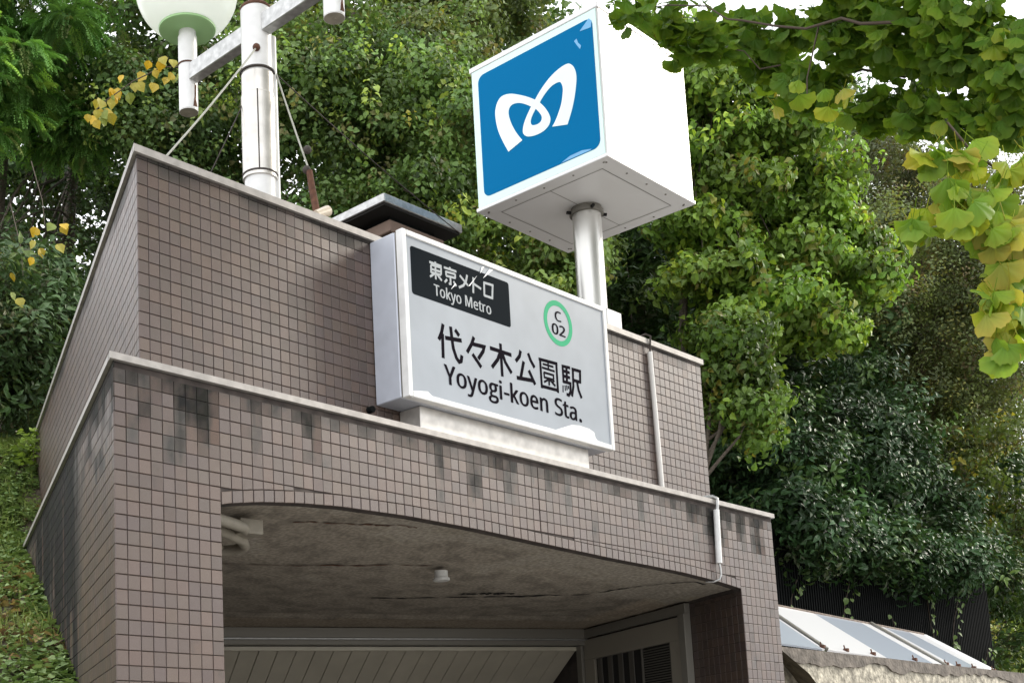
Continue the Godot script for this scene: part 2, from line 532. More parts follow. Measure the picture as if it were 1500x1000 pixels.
func soffit_h(xx: float, t: float) -> float:
	var tb := 1.763 + (OR - xx) * D.x
	var h := lerpf(arch(clampf(xx, OL, OR)) + 0.012, 2.632, smoothstep(0.0, 1.1, t))
	h += 0.018 * smoothstep(0.22, 0.27, OR - xx) * smoothstep(tb - 0.45, tb - 0.5, t)
	return h + 0.005 * noise.get_noise_2d((xx + t) * 260, t * 260) + 0.0025 * noise.get_noise_2d((xx + t) * 900, t * 900)

func build_station() -> void:
	var s := thing("station_entrance", Vector3(4.6, 0, ZF), "brown tiled subway entrance building with a stepped front and wide arched opening", "station entrance")
	var inx := 0.0042      # the grout lies this far behind the tile faces
	# lower storey: two side walls and a lintel with the shallow arch
	var fw := MB.new()
	var poly := PackedVector2Array([Vector2(OL, CB - 0.004), Vector2(XL + inx, CB - 0.004), Vector2(XL + inx, -0.05), Vector2(OL - inx, -0.05)])
	for a in ARCH: poly.append(Vector2(a[0], a[1] + 0.003))
	poly[4] = Vector2(OL - inx, ARCH[0][1] + 0.003)
	poly.append(Vector2(OR + inx, ARCH[-1][1])); poly.append(Vector2(OR + inx, -0.05)); poly.append(Vector2(XR - inx, -0.05)); poly.append(Vector2(XR - inx, CB - 0.004))
	fw.prism(poly, Vector3(0, 0, ZF - inx), Vector3.RIGHT, Vector3.UP, D * 0.06)
	var front := part("front_wall", fw, M.grout, s)
	var lw := MB.new()
	slab(lw, [at(XL + inx, ZF, 0.06), at(OL - inx, ZF, 0.06), at(OL - inx, ZF, DEPTH), at(XL + inx, ZF, DEPTH)], CB - 0.004, -1.8)
	part("left_wall", lw, M.grout, s)
	var rw := MB.new()
	slab(rw, [at(OR + inx, ZF, 0.06), at(XR - inx, ZF, 0.06), at(XR - inx, ZF, DEPTH), at(OR + inx, ZF, DEPTH)], CB - 0.004, -1.8)
	part("right_wall", rw, M.grout, s)
	var slabm := MB.new()
	slab(slabm, [at(OL - inx, ZF, 0.06), at(OR + inx, ZF, 0.06), at(OR + inx, ZF, DEPTH), at(OL - inx, ZF, DEPTH)], CB - 0.004, 2.76)
	slab(slabm, [at(OL - inx, ZF, 4.52), at(OR + inx, ZF, 4.52), at(OR + inx, ZF, DEPTH), at(OL - inx, ZF, DEPTH)], 2.76, -1.8)
	part("roof_slab", slabm, M.roofing, s)
	var lid := MB.new()
	slab(lid, [at(XL + 0.02, ZF - 0.02), at(XR - 0.02, ZF - 0.02), at(XR - 0.02, ZF, DEPTH), at(XL + 0.02, ZF, DEPTH)], CB + 0.012, CB - 0.004)
	part("ledge_roof", lid, M.roofing, s)
	# upper storey
	var up := MB.new()
	slab(up, [at(2.715 + inx, ZU - inx), at(6.697 - inx, ZU - inx), at(6.697 - inx, ZU, DEPTH - 0.3), at(2.715 + inx, ZU, DEPTH - 0.3)], UB - 0.02, CB + 0.012)
	var upper := part("upper_wall", up, M.grout, s)
	# copings: light metal caps with a small drip edge
	for lv in [[XL, XR, ZF, CB, 0.024, 0.17, DEPTH, "lower_coping"], [2.715, 6.697, ZU, UB, 0.030, 0.16, DEPTH - 0.3, "upper_coping"]]:
		var cp := MB.new()
		var ov := 0.014
		var x0: float = lv[0] - ov * 1.1; var x1: float = lv[1] + ov * 1.1; var z0: float = lv[2] + ov
		slab(cp, [at(x0 - 0.007, z0), at(x1, z0), at(x1, z0 - lv[5]), at(x0 + lv[5] * 0.48, z0 - lv[5])], lv[3] + lv[4], lv[3])
		slab(cp, [at(x0 - 0.007, z0) + D * (lv[5] * 0.2), at(x0 + lv[5] * 1.1, z0 - 0.002) + D * (lv[5] * 1.1 + 0.01), at(x0 + lv[5] * 1.1, z0, lv[6]), at(x0 - 0.007, z0, lv[6])], lv[3] + lv[4] - 0.0015, lv[3] + 0.001)
		slab(cp, [at(x1 - lv[5] * 1.1, z0) + D * (lv[5] * 1.12), at(x1, z0) + D * (lv[5] * 1.12), at(x1, z0, lv[6]), at(x1 - lv[5] * 1.1, z0, lv[6])], lv[3] + lv[4] - 0.0015, lv[3] + 0.001)
		part(lv[7], cp, M.coping, s)
	# ---- tiles, front: the biggest in the picture are parts of the front wall, the rest one mass
	var variants := []
	for k in 8:
		for g in 3:
			for f in 2:
				var mb := MB.new()
				var c: Color = shade(PAL[k], [0.95, 1.04][f])
				var st: Array = [[0.0, 0.0, 0.0, 0.0], [0.06, 0.10, 0.34, 0.30], [0.42, 0.36, 0.62, 0.70]][g]
				var w := TP - 0.0026
				tile4(mb, Vector3(0, 0, 0), Vector3(w, 0, 0), Vector3(w, w, 0), Vector3(0, w, 0), Vector3(0, 0, 1), grimy(c, st[0]), grimy(c, st[1]), grimy(c, st[2]), grimy(c, st[3]))
				variants.append(mb.mesh())
	var rest := MB.new()
	var count := 0
	for i in 89:
		for j in range(1, 61):
			var xa := XL + i * TP
			var ya := -0.01 + j * TP
			var yb := minf(ya + TP, CB)
			if yb - ya < 0.02: continue
			var xm := xa + TP * 0.5
			var al := ya; var ar := ya
			if xa > OL - 0.01 and xa < OR - 0.01:
				al = maxf(ya, arch(xa) + 0.047); ar = maxf(ya, arch(xa + TP) + 0.047)
				if yb - maxf(al, ar) < 0.012: continue
			var mid := Vector3(xm, (ya + yb) * 0.5, ZF)
			var whole := al == ya and ar == ya and yb - ya > 0.049
			var sg := stain_front(mid)
			var isd := sg > 0.05 or stain_front(mid + Vector3(-0.02, 0.02, 0)) > 0.08
			if whole and not isd and count < 300 and ((i < 9 and ya > 1.85) or (i < 30 and i >= 9)):
				var lev := 0 if sg < 0.10 else 1 if sg < 0.38 else 2
				var v: int = (rng.randi() % 8) * 6 + lev * 2 + rng.randi() % 2
				var b := Basis.from_euler(Vector3(rng.randf_range(-0.012, 0.012), rng.randf_range(-0.012, 0.012), rng.randf_range(-0.006, 0.006)))
				inst("tile", variants[v], M.tile, front, Transform3D(b, Vector3(xa + 0.0013, ya + 0.0013, ZF)))
				count += 1
				continue
			var c: Color = shade(PAL[rng.randi() % 8], rng.randf_range(0.93, 1.06))
			var gp := 0.0013
			var a := Vector3(xa + gp, al + gp, ZF); var bq := Vector3(xa + TP - gp - (0.004 if i == 45 else 0.0), ar + gp, ZF)
			var e := Vector3(bq.x, yb - gp, ZF + rng.randf_range(-0.0006, 0.0006)); var d := Vector3(xa + gp, yb - gp, ZF + rng.randf_range(-0.0006, 0.0006))
			var k := rng.randf_range(-0.10, 0.12) if sg > 0.05 else 0.0
			if isd:
				dirty_tile(dirty[dirt_level((sg + stain_front(a) + stain_front(bq) + stain_front(d) + stain_front(e)) * 0.2)], a, bq, e, d, Vector3(0, 0, 1), c, stain_front, k * 0.4)
				continue
			tile4(rest, a, bq, e, d, Vector3(0, 0, 1), grimy(c, stain_front(a) + k), grimy(c, stain_front(bq) + k), grimy(c, stain_front(e) + k), grimy(c, stain_front(d) + k))
	var x := OL
	while x < OR - 0.02:         # the course that follows the arch
		var x2 := minf(x + TP, OR)
		var c: Color = shade(PAL[rng.randi() % 8], rng.randf_range(0.88, 1.02))
		tile4(rest, Vector3(x + 0.002, arch(x) + 0.001, ZF), Vector3(x2 - 0.002, arch(x2) + 0.001, ZF), Vector3(x2 - 0.002, arch(x2) + 0.0455, ZF), Vector3(x + 0.002, arch(x) + 0.0455, ZF), Vector3(0, 0, 1), c, c, c, c)
		x += TP
	tile_run(rest, Vector3(2.715, 0, ZU), Vector3.RIGHT, Vector3(0, 0, 1), 80, 3.982 / 80.0, 3.09, 19, UB, func(p): return not (p.x > 3.98 and p.x < 5.43 and p.y > 3.28 and p.y < 3.97), stain_upper)
	tile_run(rest, at(XL, ZF, 4.5), -D, -ND, 90, TP, 0.04, 61, CB, func(p): return p.y > lerp_table(LEFT_BANK, along(p)) - 0.15, stain_side, 1.04)
	tile_run(rest, at(2.715, ZU, 4.5), -D, -ND, 90, TP, 3.09, 19, UB, func(p): return p.y > lerp_table(LEFT_BANK, along(p)) - 0.25, stain_upper, 1.04)
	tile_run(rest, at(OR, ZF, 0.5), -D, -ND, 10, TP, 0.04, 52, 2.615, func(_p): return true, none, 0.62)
	tile_run(rest, at(XR, ZF, 0.0), D, ND, 90, TP, 0.04, 61, CB, func(_p): return true, none)
	tile_run(rest, at(6.697, ZU, 0.0), D, ND, 86, TP, 3.09, 19, UB, func(_p): return true, stain_upper)
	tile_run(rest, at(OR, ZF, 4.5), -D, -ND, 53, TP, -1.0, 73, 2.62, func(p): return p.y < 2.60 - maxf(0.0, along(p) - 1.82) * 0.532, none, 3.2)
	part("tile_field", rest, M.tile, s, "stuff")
	for k in 5: part("grimy_tile_field", dirty[k], M.grime[k], s, "stuff")
	# ---- the soffit: rough concrete under the arch, falling to a level edge at the back
	var so := MB.new()
	var nu := 90
	var nv := 60
	var grid := []
	for i in nu + 1:
		var row := []
		var xx := lerpf(OL - 0.02, OR, float(i) / nu)
		var tb := 1.763 + (OR - xx) * D.x
		for j in nv + 1:
			var f := float(j) / nv
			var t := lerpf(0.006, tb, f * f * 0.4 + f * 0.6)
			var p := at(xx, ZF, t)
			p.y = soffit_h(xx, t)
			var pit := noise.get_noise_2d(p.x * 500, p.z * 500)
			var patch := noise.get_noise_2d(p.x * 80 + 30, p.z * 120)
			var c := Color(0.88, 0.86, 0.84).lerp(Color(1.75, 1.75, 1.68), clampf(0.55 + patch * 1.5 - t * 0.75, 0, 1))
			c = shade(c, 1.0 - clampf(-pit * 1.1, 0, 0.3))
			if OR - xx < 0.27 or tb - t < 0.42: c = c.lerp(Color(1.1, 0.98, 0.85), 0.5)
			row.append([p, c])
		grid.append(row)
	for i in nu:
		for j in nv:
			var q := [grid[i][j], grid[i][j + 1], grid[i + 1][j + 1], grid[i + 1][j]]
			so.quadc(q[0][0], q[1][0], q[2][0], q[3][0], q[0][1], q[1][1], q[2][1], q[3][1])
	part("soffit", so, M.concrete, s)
	var lip := MB.new()          # pale plaster strip just inside the arch, widest at the left
	for i in 60:
		var xa := lerpf(OL, OR - 0.1, i / 60.0); var xb := lerpf(OL, OR - 0.1, (i + 1) / 60.0)
		var wa := lerpf(0.10, 0.05, smoothstep(0, 1.2, xa - OL)) + 0.05 * noise.get_noise_1d(xa * 300); var wb := lerpf(0.10, 0.05, smoothstep(0, 1.2, xb - OL)) + 0.05 * noise.get_noise_1d(xb * 300)
		var q := []
		for e in [[xa, 0.008], [xa, wa], [xb, wb], [xb, 0.008]]:
			var p := at(e[0], ZF, e[1])
			p.y = soffit_h(e[0], e[1]) - 0.003
			q.append(p)
		lip.quad(q[0], q[1], q[2], q[3])
	part("plaster_strip", lip, M.plaster, s)
	# cracks and a rust line in the soffit
	for cr in [[Vector3(6.02, 0, -4.24), Vector3(5.02, 0, -4.92), 0.013, M.dark], [Vector3(6.02, 0, -4.24), Vector3(6.30, 0, -3.64), 0.008, M.dark], [Vector3(4.65, 0, -4.14), Vector3(3.45, 0, -4.62), 0.008, M.rust], [Vector3(4.1, 0, -3.72), Vector3(3.5, 0, -3.86), 0.007, M.rust], [Vector3(5.6, 0, -4.40), Vector3(5.35, 0, -4.56), 0.03, M.dark]]:
		var cm := MB.new()
		var e0: Vector3 = cr[0]; var e1: Vector3 = cr[1]
		var sd := (e1 - e0).cross(Vector3.UP).normalized()
		for i in 30:
			var q := []
			for k in [[i, -1.0], [i + 1, -1.0], [i + 1, 1.0], [i, 1.0]]:
				var p: Vector3 = e0.lerp(e1, k[0] / 30.0)
				var w: float = cr[2] * clampf(0.55 + 1.8 * noise.get_noise_1d(k[0] * 60.0 + e0.x * 100), 0.08, 1.4)
				p += sd * (w * k[1] + 0.02 * noise.get_noise_1d(k[0] * 30.0 + e1.z * 50))
				var t := (ZF - p.z) / 0.9012
				p.y = soffit_h(p.x - 0.4334 * t, t) - 0.004
				q.append(p)
			cm.quad(q[0], q[1], q[2], q[3])
		part("crack", cm, cr[3], s)
	# ---- beam and shutter rail across the back of the soffit
	var E := -ND
	var b0 := at(OR - 0.004, ZF, 1.763)
	for bm in [[2.565, 2.628, 0.07, 0.0, M.dullmetal, "beam"], [2.553, 2.565, 0.05, -0.012, M.steel, "shutter_rail"], [2.522, 2.553, 0.06, 0.006, M.dullmetal, "beam_trim"], [2.495, 2.522, 0.02, 0.055, M.interior, "ceiling_trim"]]:
		var mb := MB.new()
		mb.box(b0 + Vector3(0, bm[0], 0) + D * bm[3] + E * 3.22, -E * 3.22, Vector3(0, bm[1] - bm[0], 0), -D * bm[2], 0.002)
		part(bm[5], mb, bm[4], s)
	# stair ceiling: long boards side by side that go down with the stairs
	var run := (D - Vector3(0, 0.532, 0)).normalized()
	for k in 26:
		var pb := MB.new()
		var w := 0.118
		if k == 22: w = 0.236
		if k == 23: continue
		var o := b0 + Vector3(0, 2.50, 0) + D * 0.075 + E * (0.02 + k * 0.122)
		pb.box(o + E * w + run * 2.95, -E * w, run.cross(E).normalized() * 0.02 * signf(run.cross(E).y), -run * 2.95, 0.002)
		part("ceiling_board", pb, M.interior, s)
	var bk := MB.new()
	bk.box(b0 + Vector3(0, 2.525, 0) + D * 0.085 + E * 3.22 + run * 2.95, -E * 3.22, Vector3(0, 0.01, 0), -run * 2.95)
	part("ceiling_backing", bk, M.dark, s)
	# ---- the metal door in the right wall
	var dp := func(t: float, y: float, outw := 0.0) -> Vector3: return at(OR, ZF, t, y) - ND * outw
	var pl := func(mb: MB, t0: float, t1: float, y0: float, y1: float, o0: float, o1: float) -> void:
		mb.box(dp.call(t1, y0, o0), dp.call(t0, y0, o0) - dp.call(t1, y0, o0), Vector3(0, y1 - y0, 0), -ND * (o1 - o0), 0.002)
	var jam := MB.new()
	pl.call(jam, 0.50, 1.80, 2.565, 2.622, 0.0, 0.035); pl.call(jam, 0.50, 0.565, 0.0, 2.565, 0.0, 0.045); pl.call(jam, 1.735, 1.80, 0.0, 2.565, 0.0, 0.04)
	part("door_frame", jam, M.dullmetal, s)
	var dr := MB.new()
	pl.call(dr, 0.575, 1.728, 2.42, 2.555, 0.002, 0.022); pl.call(dr, 0.575, 0.70, 0.02, 2.42, 0.002, 0.022); pl.call(dr, 1.60, 1.728, 0.02, 2.42, 0.002, 0.022); pl.call(dr, 0.70, 1.60, 0.02, 0.9, 0.002, 0.022)
	var door := part("door", dr, mat(lin(0.25, 0.23, 0.19), 0.45, 0.1), s)
	var dk := MB.new()
	pl.call(dk, 0.70, 1.60, 0.9, 2.42, 0.0, 0.004)
	part("door_recess", dk, M.dark, s)
	for k in 4:
		var lv := MB.new()
		pl.call(lv, 1.52 - k * 0.13, 1.575 - k * 0.13, 0.9, 2.42, 0.005, 0.014)
		part("slat", lv, mat(lin(0.075, 0.07, 0.06), 0.5, 0.1), door)
	var ms := MB.new()
	for k in 30:
		pl.call(ms, 0.71, 1.02, 1.95 + k * 0.0155, 1.957 + k * 0.0155, 0.006, 0.012)
	for k in 2: pl.call(ms, [0.70, 1.02][k], [0.715, 1.035][k], 0.9, 2.42, 0.005, 0.018)
	part("mesh_panel", ms, mat(lin(0.10, 0.095, 0.08), 0.5, 0.1), door)
	# ---- small fittings
	var cl := MB.new()
	cl.lathe(Vector3(4.73, 2.606, -4.155), [[0.0, 0.0], [0.036, 0.0], [0.041, 0.003], [0.041, 0.014], [0.033, 0.017], [0.033, 0.05]], 24)
	part("ceiling_light", cl, M.offwhite, s)
	var jb := MB.new()
	jb.box(Vector3(3.17, 2.60, -3.87), Vector3(0.10, 0, 0.02), Vector3(0, 0.06, 0), Vector3(-0.02, 0, 0.10), 0.003)
	part("junction_box", jb, M.greypaint, s)
	for pp in [[[Vector3(2.90, 2.60, -3.72), Vector3(3.10, 2.60, -3.80), Vector3(3.25, 2.60, -3.88), Vector3(3.33, 2.598, -3.96), Vector3(3.34, 2.595, -4.04), Vector3(3.26, 2.59, -4.10), Vector3(3.1, 2.59, -4.08), Vector3(2.95, 2.59, -4.02)], 0.022], [[Vector3(2.95, 2.60, -3.86), Vector3(3.15, 2.60, -3.95), Vector3(3.25, 2.595, -4.02)], 0.016], [[Vector3(2.9, 2.61, -3.64), Vector3(3.12, 2.61, -3.72), Vector3(3.20, 2.62, -3.80)], 0.022]]:
		var cv := MB.new()
		cv.tube(pp[0], pp[1], -1, 10)
		part("conduit", cv, M.greypaint, s)
	for ds in [Vector3(3.908, 3.225, ZU), Vector3(6.435, 3.185, ZU)]:
		var st2 := MB.new()
		st2.tube([ds + Vector3(0, 0, -0.02), ds + Vector3(0, 0.0, 0.028)], 0.015, 0.015, 12)
		part("drain_stub", st2, M.black, s)
	# conduits down the front with bent cables at both ends
	var c1 := MB.new()
	c1.tube([Vector3(6.142, 3.96, ZU + 0.016), Vector3(6.163, 3.205, ZU + 0.016), Vector3(6.164, 3.10, ZU + 0.016)], 0.0135, -1, 12)
	part("wall_conduit", c1, M.pipe, s)
	var c2 := MB.new()
	c2.tube([Vector3(6.235, 3.03, ZF + 0.018), Vector3(6.222, 2.74, ZF + 0.018)], 0.016, -1, 12)
	part("wall_conduit", c2, M.white, s)
	var c3 := MB.new()
	c3.tube([Vector3(6.09, 4.045, ZU - 0.02), Vector3(6.12, 4.06, ZU + 0.01), Vector3(6.145, 4.05, ZU + 0.024), Vector3(6.143, 4.0, ZU + 0.02), Vector3(6.142, 3.95, ZU + 0.016)], 0.006, -1, 8)
	part("cable", c3, M.cable, s)
	var c4 := MB.new()
	c4.tube([Vector3(6.19, 3.10, ZF - 0.03), Vector3(6.225, 3.102, ZF + 0.01), Vector3(6.238, 3.09, ZF + 0.026), Vector3(6.237, 3.05, ZF + 0.024), Vector3(6.235, 3.02, ZF + 0.02)], 0.010, -1, 8)
	c4.tube([Vector3(6.222, 2.745, ZF + 0.018), Vector3(6.226, 2.71, ZF + 0.02), Vector3(6.232, 2.68, ZF + 0.018), Vector3(6.222, 2.655, ZF + 0.014), Vector3(6.20, 2.642, ZF - 0.01), Vector3(6.19, 2.648, ZF - 0.05)], 0.006, -1, 8)
	part("cable", c4, M.steel, s)
	# floor and stairs
	var fl := MB.new()
	slab(fl, [at(OL, ZF, 0.0), at(OR, ZF, 0.0), at(OR, ZF, 1.5), at(OL, ZF, 1.5)], 0.004, -0.3)
	part("floor", fl, M.pave, s)
	for k in 9:
		var sp := MB.new()
		slab(sp, [at(OL, ZF, 1.5 + k * 0.33), at(OR, ZF, 1.5 + k * 0.33), at(OR, ZF, 1.83 + k * 0.33), at(OL, ZF, 1.83 + k * 0.33)], -0.17 * (k + 1), -1.9)
		part("stair_step", sp, M.pave, s)
	# plate on the left pier, only its top edge shows
	var ps := thing("wall_plate", Vector3(2.66, 1.69, ZF), "white plate fixed low on the left tiled pier beside the opening", "plate")
	var pm := MB.new()
	pm.abox(Vector3(2.535, 1.40, ZF + 0.001), Vector3(2.80, 1.982, ZF + 0.012), 0.002)
	part("plate", pm, M.white, ps)

# ---------------------------------------------------------------- lettering
const AA := [[0.247,0.373,0.235,0.333,0.214,0.295],[0.240,0.328,0.237,0.216],[0.257,0.313,0.367,0.324],[0.297,0.373,0.301,0.323,0.308,0.275,0.326,0.235,0.343,0.221,0.357,0.227,0.364,0.255],[0.326,0.365,0.352,0.343]]
const BB := [[0.454,0.360,0.437,0.325,0.401,0.277],[0.444,0.325,0.523,0.329,0.514,0.306,0.477,0.263],[0.438,0.277,0.495,0.227]]
const DD := [[0.564,0.333,0.719,0.332],[0.642,0.371,0.643,0.214],[0.636,0.326,0.616,0.289,0.571,0.243],[0.651,0.329,0.670,0.288,0.713,0.244]]
const EE := [[0.790,0.369,0.780,0.340,0.749,0.309],[0.846,0.368,0.864,0.335,0.890,0.307],[0.809,0.320,0.781,0.240],[0.750,0.230,0.876,0.240],[0.844,0.284,0.887,0.223]]
const FF := [[0.937,0.364,0.938,0.216],[0.926,0.357,1.073,0.363],[1.064,0.363,1.064,0.217],[0.935,0.226,1.065,0.229]]
const FG := [[0.956,0.339,1.039,0.341],[0.998,0.356,0.998,0.322],[0.949,0.320,1.047,0.320],[0.961,0.298,0.963,0.271],[0.960,0.298,1.040,0.299],[1.034,0.297,1.036,0.279],[0.960,0.274,1.036,0.276],[0.997,0.271,0.958,0.250],[0.997,0.273,0.997,0.241],[1.040,0.273,1.020,0.259],[1.005,0.270,1.045,0.247]]
const GG := [[1.114,0.367,1.114,0.278],[1.108,0.360,1.175,0.364],[1.111,0.337,1.169,0.338],[1.114,0.312,1.169,0.313],[1.145,0.366,1.142,0.287],[1.109,0.283,1.169,0.284,1.166,0.240,1.150,0.221,1.133,0.224],[1.197,0.368,1.194,0.311,1.193,0.276,1.176,0.221],[1.188,0.361,1.256,0.363,1.251,0.301],[1.191,0.306,1.252,0.307],[1.226,0.300,1.234,0.263,1.255,0.226]]
const GH := [[1.108,0.263,1.105,0.228],[1.124,0.266,1.125,0.239],[1.137,0.269,1.139,0.245],[1.150,0.270,1.152,0.253]]
const HH := [[0.174,0.640,0.255,0.641],[0.214,0.651,0.212,0.569],[0.183,0.630,0.252,0.633],[0.184,0.627,0.183,0.592],[0.250,0.634,0.248,0.600],[0.183,0.610,0.249,0.613],[0.181,0.594,0.247,0.598],[0.208,0.597,0.174,0.572],[0.220,0.595,0.251,0.573]]
const II := [[0.311,0.652,0.311,0.638],[0.270,0.640,0.354,0.642],[0.282,0.627,0.283,0.604],[0.282,0.623,0.345,0.627],[0.344,0.629,0.343,0.608],[0.281,0.604,0.344,0.609],[0.310,0.604,0.310,0.573,0.298,0.571],[0.287,0.588,0.270,0.571],[0.330,0.590,0.348,0.572]]
const JJ := [[0.428,0.645,0.418,0.614,0.398,0.588,0.366,0.571],[0.376,0.630,0.430,0.596]]
const KK := [[0.470,0.645,0.465,0.569],[0.470,0.615,0.522,0.603]]
const LL := [[0.546,0.642,0.543,0.574],[0.543,0.639,0.613,0.642],[0.607,0.641,0.599,0.574],[0.541,0.577,0.604,0.578]]
const WW := [[0.533,0.710,0.551,0.717,0.520,0.677],[0.587,0.714,0.614,0.717,0.539,0.658],[0.496,0.659,0.429,0.591,0.443,0.598],[0.339,0.582,0.346,0.579,0.310,0.548]]
const PATCH := [[0.018,-0.001,0.032,0.029,0.123,0.043,0.153,0.027,0.223,0.022,0.404,0.025,0.403,0.006], [0.944,-0.002,1.065,0.042,1.156,0.074,1.223,0.082,1.301,0.079,1.340,0.068,1.349,0.042,1.365,0.030,1.463,0.026,1.473,0.010]]
func stroke(mb: MB, pts: Array, w: float, o: Vector3, th: float) -> void:    # a brush stroke as a flat ribbon, mitred at its bends; pts are x, y pairs
	var p := []
	for i in range(0, pts.size(), 2): p.append(Vector2(pts[i], pts[i + 1]))
	var l := PackedVector2Array()
	var r := PackedVector2Array()
	for i in p.size():
		var d0: Vector2 = (p[i] - p[maxi(i - 1, 0)]).normalized() if i > 0 else (p[1] - p[0]).normalized()
		var d1: Vector2 = (p[mini(i + 1, p.size() - 1)] - p[i]).normalized() if i < p.size() - 1 else d0
		var t := (d0 + d1).normalized()
		var m := Vector2(-t.y, t.x) * (w * 0.5 / maxf(0.5, t.dot(d0)))
		l.append(p[i] + m); r.append(p[i] - m)
	for i in p.size() - 1:
		var a := [l[i], r[i], r[i + 1], l[i + 1]]
		var v := []
		for q in a: v.append(o + Vector3(q.x, q.y, th))
		mb.quad(v[0], v[1], v[2], v[3])
		var bk := Vector3(0, 0, -th)
		mb.quad(v[1], v[0], v[0] + bk, v[1] + bk); mb.quad(v[2], v[1], v[1] + bk, v[2] + bk); mb.quad(v[3], v[2], v[2] + bk, v[3] + bk); mb.quad(v[0], v[3], v[3] + bk, v[0] + bk)

func glyph(called: String, strokes: Array, w: float, o: Vector3, mt: Material, par: Node) -> void:
	var mb := MB.new()
	var k := 0
	for s in strokes:
		stroke(mb, s, w, o, 0.0008 + 0.00012 * k)
		k += 1
	part(called, mb, mt, par)

func words(called: String, text: String, weight: int, x0: float, x1: float, y0: float, cap: float, z: float, mt: Material, par: Node) -> void:   # Latin lettering fitted between x0 and x1 on base line y0
	var f := SystemFont.new()
	f.font_names = PackedStringArray(["Droid Sans"]); f.font_weight = 400
	var fv := FontVariation.new()
	fv.base_font = f; fv.variation_embolden = 0.0
	var t := TextMesh.new()
	t.text = text; t.font = fv; t.font_size = 64; t.pixel_size = 0.01; t.depth = 0.02; t.curve_step = 1.0
	t.horizontal_alignment = HORIZONTAL_ALIGNMENT_LEFT; t.vertical_alignment = VERTICAL_ALIGNMENT_BOTTOM
	var am := ArrayMesh.new()
	var arr := t.get_mesh_arrays()
	am.add_surface_from_arrays(Mesh.PRIMITIVE_TRIANGLES, arr)
	var bb := am.get_aabb()
	var one := TextMesh.new()          # height of a capital, to find the base line and the scale
	one.text = "E"; one.font = fv; one.font_size = 64; one.pixel_size = 0.01; one.depth = 0.02
	one.vertical_alignment = VERTICAL_ALIGNMENT_BOTTOM
	var eb := one.get_aabb()
	var sx := (x1 - x0) / bb.size.x
	var sy := cap / eb.size.y
	# a little heavier than the face as drawn: the same shapes once more, shifted by a hair and set a little behind
	var hair := cap * 0.022 * weight / 500.0
	var all := SurfaceTool.new()
	for k in [[0.0, 0.0, 0.0], [-1.0, 0.4, -0.00012], [1.0, -0.4, -0.00024]]:
		all.append_from(am, 0, Transform3D(Basis.from_scale(Vector3(sx, sy, 0.05)), Vector3(hair * k[0], hair * k[1], k[2])))
	var o := MeshInstance3D.new()
	o.name = called; o.mesh = all.commit(); o.material_override = mt
	par.add_child(o, true)
	o.position = Vector3(x0 - bb.position.x * sx, y0 - eb.position.y * sy, z + 0.0014) - base_of(par)

func outline(mb: MB, pts: Array, o: Vector3, th: float) -> void:
	var p := PackedVector2Array()
	for i in range(0, pts.size(), 2): p.append(Vector2(pts[i], pts[i + 1]))
	mb.prism(p, o + Vector3(0, 0, th), Vector3.RIGHT, Vector3.UP, Vector3(0, 0, -th))

func rounded(x0: float, y0: float, x1: float, y1: float, r: float) -> PackedVector2Array:
	var p := PackedVector2Array()
	for c in [[x1 - r, y1 - r, 0.0], [x0 + r, y1 - r, PI / 2], [x0 + r, y0 + r, PI], [x1 - r, y0 + r, PI * 1.5]]:
		for k in 7:
			var a: float = c[2] + PI / 2 * k / 6
			p.append(Vector2(c[0] + cos(a) * r, c[1] + sin(a) * r))
	return p

